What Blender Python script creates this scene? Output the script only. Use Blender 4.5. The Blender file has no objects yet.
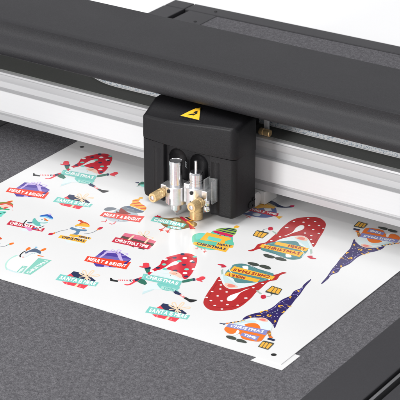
import bpy, bmesh, math, random
from mathutils import Vector, Matrix
R = math.radians
scene = bpy.context.scene
COL = scene.collection
random.seed(7)

# ------------------------------------------------------------------ materials
def nmat(name, base=(.5,.5,.5), rough=.5, metal=0.0, spec=.5, coat=0.0):
    m = bpy.data.materials.new(name); m.use_nodes = True
    b = m.node_tree.nodes['Principled BSDF']
    b.inputs['Base Color'].default_value = (*base, 1)
    b.inputs['Roughness'].default_value = rough
    b.inputs['Metallic'].default_value = metal
    b.inputs['Specular IOR Level'].default_value = spec
    b.inputs['Coat Weight'].default_value = coat
    return m, m.node_tree, b

def coords(nt, scale=(1,1,1)):
    tc = nt.nodes.new('ShaderNodeTexCoord'); mp = nt.nodes.new('ShaderNodeMapping')
    mp.inputs['Scale'].default_value = scale
    nt.links.new(tc.outputs['Object'], mp.inputs['Vector'])
    return mp.outputs['Vector']

def noise(nt, vec, scale, detail=2, rough=.5):
    n = nt.nodes.new('ShaderNodeTexNoise'); n.inputs['Scale'].default_value = scale
    n.inputs['Detail'].default_value = detail; n.inputs['Roughness'].default_value = rough
    nt.links.new(vec, n.inputs['Vector']); return n.outputs['Fac']

def ramp(nt, fac, stops):
    r = nt.nodes.new('ShaderNodeValToRGB'); e = r.color_ramp.elements
    while len(e) < len(stops): e.new(.5)
    for i, (p, c) in enumerate(stops):
        e[i].position = p; e[i].color = (*c, 1)
    nt.links.new(fac, r.inputs['Fac']); return r.outputs['Color']

def bump(nt, b, h, strength, dist):
    n = nt.nodes.new('ShaderNodeBump'); n.inputs['Strength'].default_value = strength
    n.inputs['Distance'].default_value = dist
    nt.links.new(h, n.inputs['Height']); nt.links.new(n.outputs['Normal'], b.inputs['Normal'])

def plastic(name, base, rough, grain=1.0, var=.25, spec=.5):
    m, nt, b = nmat(name, base, rough, spec=spec)
    v = coords(nt)
    f = noise(nt, v, 900, 3, .6)
    lo = tuple(c*(1-var) for c in base); hi = tuple(c*(1+var) for c in base)
    nt.links.new(ramp(nt, f, [(.3, lo), (.7, hi)]), b.inputs['Base Color'])
    g = noise(nt, v, 1300, 2, .5)
    bump(nt, b, g, .35*grain, .0004)
    big = noise(nt, v, 14, 3, .5)
    rr = nt.nodes.new('ShaderNodeMapRange'); rr.inputs['To Min'].default_value = rough-.05; rr.inputs['To Max'].default_value = rough+.06
    nt.links.new(big, rr.inputs['Value']); nt.links.new(rr.outputs['Result'], b.inputs['Roughness'])
    return m

def make_felt():
    m, nt, b = nmat('grey felt', (.13,.13,.14), .95, spec=.15)
    v = coords(nt)
    n1 = noise(nt, v, 850, 4, .8)
    n2 = noise(nt, v, 240, 3, .6)
    v2 = coords(nt, (1, 1.2, 1)); n3 = noise(nt, v2, 1300, 2, .6)
    mix = nt.nodes.new('ShaderNodeMath'); mix.operation = 'MULTIPLY_ADD'; mix.inputs[1].default_value = .55
    nt.links.new(n1, mix.inputs[0])
    m2 = nt.nodes.new('ShaderNodeMath'); m2.operation = 'MULTIPLY_ADD'; m2.inputs[1].default_value = .2
    nt.links.new(n2, m2.inputs[0]); 
    m3 = nt.nodes.new('ShaderNodeMath'); m3.operation = 'MULTIPLY'; m3.inputs[1].default_value = .25
    nt.links.new(n3, m3.inputs[0]); nt.links.new(m3.outputs[0], m2.inputs[2]); nt.links.new(m2.outputs[0], mix.inputs[2])
    nt.links.new(ramp(nt, mix.outputs[0], [(.38, (.046,.045,.050)), (.5, (.110,.107,.116)), (.62, (.215,.21,.223))]), b.inputs['Base Color'])
    bump(nt, b, n1, .5, .0008)
    return m

def brushed(name, base, rough, metal, sx=4, sy=900, sz=900, amt=.06):
    m, nt, b = nmat(name, base, rough, metal)
    f = noise(nt, coords(nt, (sx, sy, sz)), 1, 3, .6)
    lo = tuple(c*(1-amt) for c in base); hi = tuple(min(1, c*(1+amt)) for c in base)
    nt.links.new(ramp(nt, f, [(.3, lo), (.7, hi)]), b.inputs['Base Color'])
    rr = nt.nodes.new('ShaderNodeMapRange'); rr.inputs['To Min'].default_value = max(.03, rough-.08); rr.inputs['To Max'].default_value = rough+.1
    nt.links.new(f, rr.inputs['Value']); nt.links.new(rr.outputs['Result'], b.inputs['Roughness'])
    return m

M = {}
M['felt'] = make_felt()
M['cover'] = plastic('textured black cover coating', (.015,.0145,.017), .55, 1.2, spec=.40)
M['housing'] = plastic('black housing plastic', (.0075,.0072,.0085), .48, .8, spec=.30)
M['frame'] = plastic('dark grey frame coating', (.030,.029,.033), .5, .7, .12, .45)
M['deck'] = plastic('matt dark deck coating', (.165,.17,.162), .6, .3, .08)
M['black'] = nmat('deep black', (.006,.006,.007), .6)[0]
M['alu'] = brushed('satin anodised aluminium', (.53,.53,.54), .42, .12, amt=.012)
M['white_rail'] = brushed('white rail face', (.75,.75,.76), .45, 0, amt=.012)  # lighter tone than the rest of the beam
M['steel'] = brushed('machined steel', (.80,.80,.81), .2, 1.0, 300, 300, 1500, .1)
M['clamp'] = brushed('milled silver clamp', (.78,.78,.79), .3, .9, 300, 300, 300, .08)
M['brass'] = brushed('turned brass', (.80,.58,.30), .36, .7, 1200, 60, 1200, .14)
M['silver_strip'] = nmat('dull silver strip', (.32,.32,.33), .35, .8)[0]
M['white_plastic'] = nmat('off white plastic', (.72,.72,.70), .45)[0]

def make_acrylic():
    m, nt, b = nmat('clear acrylic', (.9,.92,.93), .08)
    b.inputs['Transmission Weight'].default_value = .85; b.inputs['IOR'].default_value = 1.45
    return m
M['acrylic'] = make_acrylic()

def make_band():
    m, nt, b = nmat('mottled steel band', (.5,.52,.55), .35, .15)
    v = coords(nt)
    w = nt.nodes.new('ShaderNodeTexVoronoi'); w.inputs['Scale'].default_value = 700
    nt.links.new(v, w.inputs['Vector'])
    n = noise(nt, v, 330, 4, .8)
    mx = nt.nodes.new('ShaderNodeMath'); mx.operation = 'MULTIPLY_ADD'; mx.inputs[1].default_value = .45
    nt.links.new(w.outputs['Distance'], mx.inputs[0]); nt.links.new(n, mx.inputs[2])
    nt.links.new(ramp(nt, mx.outputs[0], [(.50, (.24,.31,.39)), (.62, (.55,.63,.71)), (.76, (.93,.94,.95))]), b.inputs['Base Color'])  # pale diffuse tones stand in for the bright reflection of the metal
    return m
M['band'] = make_band()

def make_sheet():
    m, nt, b = nmat('glossy white vinyl', (.80,.80,.795), .16, spec=.45)
    v = coords(nt)
    f = noise(nt, v, 9, 2, .5)
    nt.links.new(ramp(nt, f, [(.3, (.738,.738,.735)), (.7, (.758,.758,.755))]), b.inputs['Base Color'])
    bump(nt, b, noise(nt, v, 11, 2, .5), .25, .0016)
    return m
M['sheet'] = make_sheet()
M['floor'] = nmat('white studio floor', (.98,.98,.98), .9, spec=.1)[0]
M['label_yellow'] = nmat('yellow warning film', (.86,.50,.03), .35)[0]
M['ink_black'] = nmat('printed black', (.012,.012,.012), .4)[0]
M['print_grey'] = nmat('grey print', (.42,.44,.46), .5)[0]

PAL = dict(ash=(128,135,143), brick=(186,50,52), brown=(98,76,70), brownbird=(140,112,72), cloud=(205,214,220),
 coral=(236,70,84), cream=(247,219,186), crimson=(205,50,72), denim=(98,112,160), dove=(176,190,198), emerald=(62,170,120),
 gold=(244,184,72), green=(54,118,100), hatnavy=(56,46,104), hot=(216,40,92), ink=(42,44,46), jade=(92,144,146),
 lav=(140,144,202), lightteal=(186,230,218), lilac=(204,184,234), lime=(152,192,84), maroon=(168,60,52), mint=(120,218,200),
 mist=(206,230,232), moss=(72,78,72), navy=(44,54,88), olive=(140,138,62), orange=(244,124,46), orchid=(232,150,202),
 pale=(230,240,241), paleteal=(178,228,218), peach=(244,206,188), pink=(226,112,140), purple=(84,66,160), red=(214,38,58),
 rose=(240,140,140), royal=(48,96,184), rust=(222,88,52), sage=(176,196,184), salmon=(240,140,126), seagreen=(104,204,174),
 skin=(238,178,150), sky=(126,194,232), slate=(92,108,132), star=(232,230,244), steel=(98,134,168), tan=(196,178,128),
 teal=(128,208,198), teal2=(108,190,182), verm=(238,74,50), verm2=(232,86,78), violet=(118,106,184), white=(250,250,249),
 wine=(150,64,60), wood=(170,110,70), yellow=(250,190,66), wine2=(158,40,44), jadedark=(70,118,122), mint2=(140,186,184), seafoam=(140,208,192),
 bone=(244,241,238), purpledark=(64,48,134))
def lin(c):
    c = c/255.0
    return c/12.92 if c <= .04045 else ((c+.055)/1.055)**2.4
def ink(name):
    k = 'ink_'+name
    if k not in M:
        rgb = tuple(lin(x)*.90 for x in PAL[name])
        M[k] = nmat('printed '+name, rgb, .2, spec=.45)[0]
    return M[k]

# ------------------------------------------------------------------ object helpers
def tag(o, label=None, cat=None, group=None, kind=None):
    if label: o['label'] = label
    if cat: o['category'] = cat
    if group: o['group'] = group
    if kind: o['kind'] = kind
    return o
def empty(name, loc=(0,0,0), rz=0):
    o = bpy.data.objects.new(name, None); COL.objects.link(o)
    o.location = loc; o.rotation_euler = (0,0,rz); o.empty_display_size = .02
    return o
def link(name, bm, mats, parent=None, smooth=False, loc=(0,0,0), bevel=0, seg=3, angle=35):
    me = bpy.data.meshes.new(name); bmesh.ops.recalc_face_normals(bm, faces=bm.faces)
    bm.to_mesh(me); bm.free()
    for m in (mats if isinstance(mats, (list, tuple)) else [mats]): me.materials.append(m)
    o = bpy.data.objects.new(name, me); COL.objects.link(o); o.location = loc
    if parent: o.parent = parent
    if smooth:
        for p in me.polygons: p.use_smooth = True
        me.set_sharp_from_angle(angle=R(angle))
    if bevel:
        b = o.modifiers.new('bevel', 'BEVEL'); b.width = bevel; b.segments = seg; b.limit_method = 'ANGLE'; b.angle_limit = R(30)
        for p in me.polygons: p.use_smooth = True
        me.set_sharp_from_angle(angle=R(180))
        w = o.modifiers.new('wn', 'WEIGHTED_NORMAL'); w.keep_sharp = False
    return o
def box(bm, x0, x1, y0, y1, z0, z1):
    v = [bm.verts.new(p) for p in ((x0,y0,z0),(x1,y0,z0),(x1,y1,z0),(x0,y1,z0),(x0,y0,z1),(x1,y0,z1),(x1,y1,z1),(x0,y1,z1))]
    for f in ((3,2,1,0),(4,5,6,7),(0,1,5,4),(1,2,6,5),(2,3,7,6),(3,0,4,7)): bm.faces.new([v[i] for i in f])
    return v
def prism(bm, pts, a, b, axis='x', cap=True):
    """extrude a closed 2D outline; axis x: pts=(y,z); axis z: pts=(x,y); axis y: pts=(x,z)"""
    def P3(p, t):
        return (t,p[0],p[1]) if axis == 'x' else ((p[0],p[1],t) if axis == 'z' else (p[0],t,p[1]))
    A = [bm.verts.new(P3(p,a)) for p in pts]; B = [bm.verts.new(P3(p,b)) for p in pts]
    n = len(pts)
    for i in range(n): bm.faces.new((A[i],A[(i+1)%n],B[(i+1)%n],B[i]))
    if cap:
        bm.faces.new(A[::-1]); bm.faces.new(B)
def lathe(bm, prof, c=(0,0,0), axis='z', n=48):
    """prof: list of (r, t)"""
    rings = []
    for r, t in prof:
        ring = []
        for k in range(n):
            a = 2*math.pi*k/n; u, w = r*math.cos(a), r*math.sin(a)
            p = (u,w,t) if axis == 'z' else ((u,t,w) if axis == 'y' else (t,u,w))
            ring.append(bm.verts.new((c[0]+p[0], c[1]+p[1], c[2]+p[2])))
        rings.append(ring)
    for a, b in zip(rings, rings[1:]):
        for k in range(n): bm.faces.new((a[k],a[(k+1)%n],b[(k+1)%n],b[k]))
    bm.faces.new(rings[0][::-1]); bm.faces.new(rings[-1])
def arc(cx, cy, r, a0, a1, n=8):
    return [(cx+r*math.cos(R(a0+(a1-a0)*i/n)), cy+r*math.sin(R(a0+(a1-a0)*i/n))) for i in range(n+1)]
NB = bmesh.new

# text -> list of triangles in a unit box; each letter is set by hand: slightly uneven height and lean, like the comic lettering
_gl = {}; _tx = {}
def glyph(ch, bold=.045):
    if ch in _gl: return _gl[ch]
    if ch == 'M':
        o = [(0,0),(0,1),(.21,1),(.39,.58),(.57,1),(.78,1),(.78,0),(.59,0),(.59,.60),(.45,.27),(.33,.27),(.19,.60),(.19,0)]
        _gl[ch] = (o, [tuple(range(len(o)))], .78); return _gl[ch]
    cu = bpy.data.curves.new('t', 'FONT'); cu.body = ch; cu.size = 1; cu.offset = bold; cu.resolution_u = 3
    ob = bpy.data.objects.new('t', cu); COL.objects.link(ob)
    bpy.context.view_layer.update()
    me = bpy.data.meshes.new_from_object(ob.evaluated_get(bpy.context.evaluated_depsgraph_get()))
    vs = [(v.co.x, v.co.y) for v in me.vertices]; fs = [tuple(p.vertices) for p in me.polygons]
    x0 = min(v[0] for v in vs); x1 = max(v[0] for v in vs); y0 = min(v[1] for v in vs); y1 = max(v[1] for v in vs)
    vs = [(x-x0, (y-y0)/(y1-y0)) for x, y in vs]
    bpy.data.objects.remove(ob); bpy.data.curves.remove(cu); bpy.data.meshes.remove(me)
    _gl[ch] = (vs, fs, x1-x0); return _gl[ch]
def text_geo(s):
    if s in _tx: return _tx[s]
    rnd = random.Random(s); V = []; F = []; x = 0
    for ch in s:
        if ch == ' ': x += .26; continue
        vs, fs, w = glyph(ch); k = len(V)
        hgt = rnd.uniform(.86, 1.0); up = rnd.uniform(0, 1-hgt); lean = rnd.uniform(-.05, .09)
        V += [(x+a+b*lean, up+b*hgt) for a, b in vs]; F += [tuple(k+i for i in f) for f in fs]
        x += w+.075
    x -= .075
    _tx[s] = ([(a/x, b) for a, b in V], F); return _tx[s]

def smooth_loop(pts, n=5):
    out = []; N = len(pts)
    for i in range(N):
        p0, p1, p2, p3 = (Vector(pts[(i+k-1) % N]) for k in range(4))
        for j in range(n):
            t = j/n
            out.append(tuple(.5*((2*p1)+(p2-p0)*t+(2*p0-5*p1+4*p2-p3)*t*t+(3*p1-p0-3*p2+p3)*t**3)))
    return out
def smooth_line(pts, n=4):
    if len(pts) < 3: return pts
    q = [pts[0]]+list(pts)+[pts[-1]]; out = []
    for i in range(1, len(q)-2):
        p0, p1, p2, p3 = (Vector(q[i+k-1]) for k in range(4))
        for j in range(n):
            t = j/n
            out.append(tuple(.5*((2*p1)+(p2-p0)*t+(2*p0-5*p1+4*p2-p3)*t*t+(3*p1-p0-3*p2+p3)*t**3)))
    out.append(tuple(pts[-1])); return out
ART = {
 'gnome_leap': [
  ('p','ink',[(2.66,-157.54),(4.07,-157.1),(6.39,-158.88),(11.59,-158.08),(13.4,-160.65),(6.67,-162.91)],0),
  ('p','coral',[(10.93,-156.22),(11.51,-155.84),(13.02,-158.14),(12.43,-158.52)],0),
  ('p','coral',[(12.31,-155.45),(12.89,-155.07),(14.4,-157.37),(13.81,-157.75)],0),
  ('p','coral',[(13.69,-154.68),(14.27,-154.3),(15.78,-156.6),(15.19,-156.98)],0),
  ('p','coral',[(15.07,-153.91),(15.65,-153.53),(17.15,-155.83),(16.57,-156.21)],0),
  ('p','coral',[(16.45,-153.14),(17.03,-152.76),(18.53,-155.07),(17.95,-155.45)],0),
  ('p','coral',[(17.68,-152.46),(18.26,-152.08),(19.76,-154.39),(19.17,-154.76)],0),
  ('p','coral',[(20.13,-161.17),(23.27,-159.59),(23.76,-156.49),(23.81,-152.73),(21.37,-151.05),(22.99,-146.95),(24.77,-141.8),(27.43,-142.9),(27.46,-148.03),(26.31,-152.51),(26.15,-156.11),(25.47,-160.02),(22.93,-162.14)],1),
  ('p','navy',[(19.01,-151.63),(20.26,-150.36),(22.17,-150.06),(23.08,-153.21),(21.47,-154.25)],0),
  ('p','white',[(20.48,-150.68),(21.95,-150.67),(22.71,-152.98),(21.31,-152.49)],0),
  ('p','navy',[(22.45,-148.47),(23.32,-145.56),(25.82,-144.88),(26.43,-149.16),(25.42,-151.69)],0),
  ('p','green',[(26.88,-150.74),(26.25,-143.19),(29.64,-143.81),(36.18,-148.9),(36.56,-152.84),(30.93,-152.31)],0),
  ('p','pale',[(44.72,-169.34),(39.33,-158.43),(36.22,-147.72),(42.61,-144.73),(53.17,-144.85),(52.58,-153.29),(47.68,-155.31),(46.03,-162.11)],0),
  ('p','mist',[(44.72,-169.34),(42.27,-164.55),(44.41,-159.73),(47.25,-154.67),(48.04,-156.46),(46.36,-162.58)],0),
  ('p','red',[(24.73,-131.66),(24.51,-125.85),(24.83,-118.46),(24.41,-111.51),(21.36,-103.79),(21.67,-96.25),(23.71,-91.25),(26.5,-85.74),(31.39,-80.11),(37.04,-78.91),(43.72,-81.95),(48.64,-88.53),(53.79,-99.69),(58.13,-111.19),(60.07,-120.56),(59.12,-124.69),(55.49,-122.36),(50.37,-118.59),(40.61,-116.61),(33.75,-117.47),(31.26,-124.81),(29.73,-131.97),(28.05,-134.49)],1),
  ('p','white',[(29.56,-125.44),(30.61,-120.7),(31.51,-114.13),(31.26,-106.58),(31.65,-100.76),(33.47,-97.88),(36.09,-98.61),(37.22,-103.2),(35.03,-108.24),(33.52,-114.75),(32.13,-121.39)],1),
  ('p','teal',[(44.0,-145.23),(47.73,-141.42),(63.27,-139.68),(65.08,-146.32),(61.01,-150.34),(53.7,-151.87)],1),
  ('p','paleteal',[(51.56,-146.35),(62.5,-144.78),(62.98,-147.69),(55.13,-149.33)],0),
  ('d','navy',(26.73,-118.43),2.0),
  ('d','navy',(27.87,-93.46),2.0),
  ('d','navy',(29.66,-83.2),2.0),
  ('d','navy',(42.84,-100.77),2.0),
  ('d','navy',(42.94,-114.86),2.0),
  ('d','navy',(57.34,-119.27),2.0),
  ('d','mint',(27.62,-109.91),2.1),
  ('d','mint',(35.34,-97.15),2.1),
  ('d','mint',(49.87,-107.26),2.1),
  ('d','mint',(33.49,-117.4),2.1),
  ('d','white',(23.06,-100.73),2.1),
  ('d','white',(36.04,-89.14),2.1),
  ('d','white',(52.86,-114.38),2.1),
  ('d','white',(26.49,-127.19),2.1),
  ('d','white',(34.09,-105.23),2.1),
  ('d','white',(44.9,-90.95),2.1),
  ('d','white',(55.24,-103.54),2.1),
  ('d','mint',(41.81,-81.97),1.9),
  ('d','navy',(46.77,-92.17),1.7),
  ('p','pale',[(28.92,-124.19),(32.09,-119.74),(39.9,-118.73),(51.69,-120.58),(60.54,-128.92),(59.8,-131.27),(52.51,-131.32),(42.44,-131.99),(32.54,-132.99),(28.93,-133.91),(28.17,-129.67)],1),
  ('p','peach',[(40.27,-120.87),(41.31,-116.87),(46.11,-116.14),(52.03,-118.7),(56.57,-124.47),(52.77,-124.59),(48.0,-122.96),(43.37,-123.13)],1),
  ('p','skin',[(42.78,-121.14),(44.71,-118.0),(47.87,-119.27),(46.83,-122.78)],1),
  ('d','ink',(44.69,-125.11),0.5),
  ('d','ink',(47.14,-118.8),0.5),
  ('p','teal',[(22.87,-135.0),(27.14,-144.96),(63.7,-140.32),(59.6,-129.06)],0),
  ('p','paleteal',[(24.43,-136.36),(27.47,-143.58),(28.06,-143.66),(25.1,-136.4)],0),
  ('s','mist',[(30.4,-132.96),(37.4,-130.78),(45.93,-130.9)],0.5),
  ('s','mist',[(34.07,-125.84),(43.0,-123.37),(55.82,-126.83)],0.5),
  ('s','wine',[(31.97,-85.89),(38.92,-85.07),(46.4,-89.98)],0.5),
  ('s','wine',[(25.42,-105.04),(25.06,-96.5),(27.74,-90.85)],0.5),
  ('t','white','CHRISTMAS',(29.08,-141.59),(60.25,-137.94),(26.72,-135.35)),
  ('p','green',[(58.87,-128.6),(60.65,-124.64),(64.35,-119.43),(67.19,-122.51),(64.18,-128.42),(61.47,-131.58)],0),
  ('p','navy',[(63.77,-118.87),(66.11,-118.29),(68.55,-121.39),(67.79,-123.75)],0),
  ('p','coral',[(67.27,-118.47),(68.11,-115.58),(68.44,-112.55),(70.39,-111.05),(73.1,-112.82),(73.37,-116.63),(72.58,-118.31),(75.27,-120.53),(71.93,-120.83),(69.43,-120.82)],1),
  ('p','green',[(17.51,-126.09),(21.74,-123.35),(24.9,-127.99),(25.0,-133.14)],0),
  ('p','navy',[(16.23,-125.0),(20.37,-120.39),(22.63,-123.72),(19.94,-126.67)],0),
  ('p','coral',[(11.21,-124.41),(13.78,-123.46),(10.98,-118.28),(12.53,-115.82),(15.16,-115.57),(17.58,-118.35),(19.64,-121.83),(16.61,-125.24),(12.73,-125.83)],1),
  ('p','teal',[(59.08,-147.46),(61.78,-145.25),(68.17,-147.07),(67.05,-150.08),(61.73,-149.87)],0),
  ('p','navy',[(62.1,-149.17),(63.89,-146.87),(72.19,-149.71),(72.71,-153.01),(67.81,-152.78)],0),
  ('p','rose',[(72.32,-153.03),(72.57,-150.6),(78.39,-153.18),(78.77,-155.64)],0),
  ('p','white',[(74.39,-153.05),(74.63,-151.54),(75.69,-152.21),(75.66,-154.04)],0),
  ('p','ink',[(78.88,-155.8),(79.42,-153.19),(83.7,-154.24),(89.49,-152.29),(90.37,-153.97),(88.0,-159.09),(82.58,-157.22)],1),
  ('p','paleteal',[(51.83,-151.24),(49.67,-146.18),(63.59,-144.54),(65.11,-149.96)],0),
  ('t','teal2','TIME',(53.28,-150.3),(63.94,-149.13),(51.85,-146.62)),
 ],
 'gift_purple': [
  ('p','purple',[(-32.48,-133.81),(-34.62,-114.96),(-20.37,-110.2),(-3.16,-116.26),(-1.53,-124.7),(0.84,-133.53),(-5.0,-138.29),(-20.65,-146.03),(-28.01,-140.65)],0),
  ('p','violet',[(-32.48,-133.81),(-33.3,-125.01),(-2.93,-116.6),(-2.16,-121.46)],0),
  ('p','lilac',[(-29.4,-132.3),(-27.29,-131.42),(-28.46,-117.42),(-18.7,-112.58),(-20.75,-110.44),(-31.38,-114.86)],0),
  ('p','lilac',[(-15.74,-139.96),(-11.81,-138.61),(-10.51,-141.37),(-14.61,-143.07)],0),
  ('p','lilac',[(-19.87,-114.82),(-17.24,-113.11),(-6.72,-123.94),(-9.43,-124.72),(-14.93,-119.98)],0),
  ('s','lilac',[(-22.71,-114.68),(-27.5,-113.34),(-28.3,-109.87),(-24.11,-111.13),(-21.34,-114.29),(-24.05,-107.62),(-20.67,-107.42),(-20.65,-114.34),(-15.79,-109.7),(-11.35,-109.79),(-13.69,-114.27),(-20.48,-114.73)],1.1),
  ('p','verm',[(-36.13,-142.76),(-39.48,-132.96),(0.18,-121.4),(5.12,-136.27)],0),
  ('p','purpledark',[(-4.02,-126.56),(-2.84,-117.04),(-1.41,-124.87),(0.61,-133.2)],0),
  ('s','purpledark',[(-30.08,-129.81),(-30.62,-119.81)],0.5),
  ('t','white','MERRY & BRIGHT',(-34.61,-140.31),(2.28,-134.04),(-36.66,-133.82)),
 ],
 'gift_navy': [
  ('p','coral',[(69.14,-183.33),(69.64,-177.68),(77.96,-183.36),(74.61,-185.97)],0),
  ('p','navy',[(69.5,-177.78),(68.96,-173.0),(73.68,-172.39),(81.37,-173.19),(89.23,-174.29),(96.29,-177.62),(97.11,-181.02),(88.63,-182.59),(77.47,-183.24)],0),
  ('p','coral',[(72.44,-194.83),(77.58,-197.61),(87.85,-196.59),(96.84,-196.16),(96.16,-188.6),(82.88,-190.69)],0),
  ('p','cream',[(86.66,-196.93),(86.02,-190.83),(87.74,-190.37),(89.41,-196.66)],0),
  ('p','rose',[(77.84,-196.79),(77.01,-194.06),(77.92,-193.9),(79.2,-196.99)],0),
  ('p','rose',[(91.47,-195.97),(90.36,-192.8),(91.27,-192.64),(92.79,-195.98)],0),
  ('s','cream',[(84.85,-175.36),(78.88,-174.81),(75.02,-172.86)],1.6),
  ('s','cream',[(84.85,-175.36),(75.92,-169.6),(77.03,-166.65),(84.95,-173.97),(84.1,-163.41),(81.89,-163.94),(84.85,-175.36)],1.1),
  ('s','cream',[(84.65,-175.05),(79.98,-180.28)],1.4),
  ('s','cream',[(84.85,-175.36),(90.65,-167.17),(93.14,-168.66),(87.6,-174.9)],1.2),
  ('s','cream',[(85.06,-175.67),(90.46,-182.28)],1.6),
  ('s','cream',[(85.06,-175.67),(91.16,-178.75)],1.2),
  ('s','cream',[(85.06,-175.67),(87.06,-182.51)],1.1),
  ('p','teal',[(65.82,-195.62),(62.62,-184.01),(100.91,-179.43),(102.75,-187.15)],0),
  ('t','white','SANTA IS HERE',(67.72,-193.3),(100.95,-185.94),(65.11,-186.17)),
 ],
 'gift_pink': [
  ('p','pink',[(-36.9,-85.19),(-39.45,-74.52),(-24.82,-71.21),(-5.18,-73.79),(-2.77,-83.32),(-1.17,-91.29),(-19.37,-95.09)],0),
  ('p','brown',[(-37.02,-85.01),(-37.83,-80.68),(-24.26,-80.06),(-7.24,-79.17),(-3.51,-79.02),(-2.22,-83.97),(-18.66,-86.57)],0),
  ('p','brown',[(-19.86,-94.4),(-15.34,-92.98),(-15.04,-95.79)],0),
  ('p','brown',[(-11.11,-92.74),(-4.53,-91.97),(-4.48,-94.43),(-10.44,-95.3)],0),
  ('p','cream',[(-28.98,-86.67),(-30.19,-74.69),(-28.32,-74.51),(-26.81,-86.29)],0),
  ('p','cream',[(-12.29,-84.96),(-15.05,-72.55),(-12.95,-72.72),(-10.29,-84.67)],0),
  ('s','cream',[(-21.4,-70.53),(-28.66,-68.04),(-28.84,-64.55),(-21.41,-70.03),(-21.17,-61.13),(-25.34,-60.72),(-21.4,-70.53)],0.9),
  ('s','cream',[(-26.91,-74.62),(-21.16,-70.89),(-12.18,-68.65),(-12.55,-72.97),(-21.16,-70.89),(-15.19,-73.15)],0.9),
  ('p','crimson',[(-38.62,-96.98),(-41.32,-86.52),(-4.95,-82.22),(-1.7,-92.13)],0),
  ('t','white','CHRISTMAS TIME',(-37.22,-94.55),(-3.99,-90.37),(-39.38,-88.33)),
 ],
 'snowman_blue_hat': [
  ('p','pale',[(-113.29,-113.07),(-114.28,-107.2),(-112.28,-100.67),(-111.17,-96.0),(-113.72,-91.05),(-123.67,-85.54),(-127.08,-87.21),(-125.27,-91.91),(-119.11,-98.52),(-123.82,-106.83),(-124.67,-117.85),(-121.73,-121.66),(-115.01,-119.9)],1),
  ('p','crimson',[(-142.01,-118.89),(-144.47,-109.4),(-106.46,-106.57),(-104.58,-113.65)],0),
  ('t','white','CHRISTMAS TIME',(-140.24,-116.96),(-106.58,-112.36),(-142.64,-110.86)),
  ('p','teal2',[(-128.96,-104.37),(-125.76,-101.24),(-128.37,-96.58),(-128.28,-93.33),(-122.92,-97.02),(-118.2,-98.19),(-112.37,-94.41),(-113.37,-97.69),(-117.25,-100.21),(-112.73,-104.36),(-117.56,-105.92),(-122.99,-103.66),(-126.33,-105.83)],1),
  ('p','slate',[(-128.96,-104.37),(-125.49,-101.59),(-123.22,-103.81),(-126.09,-105.68)],0),
  ('p','sky',[(-126.96,-87.67),(-127.49,-84.8),(-121.92,-80.11),(-113.67,-84.92),(-114.01,-87.26),(-120.33,-86.57),(-125.21,-88.14)],1),
  ('p','royal',[(-127.74,-87.1),(-125.84,-82.66),(-122.59,-79.21),(-117.83,-81.22),(-113.51,-84.82),(-117.09,-85.01),(-122.22,-84.06),(-125.75,-87.42)],1),
  ('p','lilac',[(-123.67,-79.64),(-122.75,-77.44),(-120.57,-78.17),(-120.32,-80.69)],1),
  ('p','orange',[(-121.36,-89.38),(-119.74,-88.59),(-113.95,-91.21),(-114.74,-92.78),(-118.49,-91.5)],0),
  ('d','ink',(-120.65,-92.63),0.7),
  ('d','ink',(-117.51,-92.19),0.7),
  ('s','ink',[(-132.13,-101.14),(-130.59,-106.49),(-128.79,-110.06),(-126.17,-112.56)],1.1),
  ('s','ink',[(-110.93,-102.15),(-111.42,-107.17),(-112.29,-109.83),(-113.7,-111.78)],0.9),
  ('p','orchid',[(-126.1,-113.56),(-119.01,-113.14),(-114.17,-116.76),(-115.39,-119.1),(-121.57,-115.84)],1),
  ('p','royal',[(-116.43,-111.98),(-113.84,-110.83),(-111.75,-112.07),(-114.06,-113.57)],0),
 ],
 'snowman_orange_hat': [
  ('p','pale',[(-73.98,-118.39),(-69.8,-119.47),(-62.07,-116.23),(-57.9,-114.28),(-70.9,-108.76),(-77.27,-107.78),(-81.23,-111.63)],1),
  ('p','slate',[(-87.05,-86.67),(-82.14,-85.58),(-75.04,-82.02),(-74.17,-83.54),(-81.11,-87.0),(-85.99,-87.81)],0),
  ('p','yellow',[(-87.08,-86.95),(-87.06,-81.95),(-83.7,-78.72),(-77.07,-78.1),(-74.68,-82.05),(-79.82,-84.07),(-84.21,-85.87)],1),
  ('p','rust',[(-91.66,-75.96),(-91.0,-73.41),(-88.23,-73.74),(-85.26,-74.99),(-81.63,-75.27),(-77.07,-78.1),(-81.88,-79.65),(-86.16,-82.42),(-86.68,-78.55),(-89.06,-76.39)],1),
  ('p','gold',[(-85.64,-79.98),(-83.96,-76.78),(-78.78,-77.63),(-78.26,-79.14),(-82.53,-79.54)],0),
  ('p','pale',[(-84.72,-86.73),(-75.17,-82.63),(-72.86,-84.26),(-72.61,-87.74),(-78.27,-90.89),(-82.91,-90.78)],1),
  ('p','orange',[(-78.94,-87.16),(-77.68,-86.08),(-74.25,-86.73),(-76.88,-88.43)],0),
  ('d','ink',(-80.59,-87.71),0.45),
  ('d','ink',(-80.02,-86.3),0.45),
  ('s','gold',[(-85.76,-85.31),(-81.63,-81.58),(-76.4,-80.29)],0.6),
  ('s','wine',[(-89.84,-75.31),(-85.39,-77.18),(-81.21,-77.11)],0.5),
  ('p','steel',[(-86.93,-94.94),(-87.71,-90.76),(-83.94,-90.92),(-78.53,-90.54),(-73.05,-87.76),(-71.65,-91.26),(-75.91,-93.51),(-73.62,-99.77),(-75.22,-104.4),(-79.05,-105.35),(-77.67,-99.82),(-79.56,-95.36)],1),
  ('s','ash',[(-93.15,-110.89),(-91.64,-103.71),(-87.85,-97.1)],0.8),
  ('s','ash',[(-69.57,-96.63),(-66.49,-93.08),(-64.55,-88.73),(-64.47,-81.42)],0.8),
  ('p','crimson',[(-95.98,-115.81),(-97.13,-112.44),(-94.7,-110.34),(-92.79,-111.68),(-93.39,-115.15)],1),
  ('p','orange',[(-94.7,-110.34),(-94.2,-107.95),(-92.28,-110.83),(-92.68,-112.13)],0),
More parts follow.
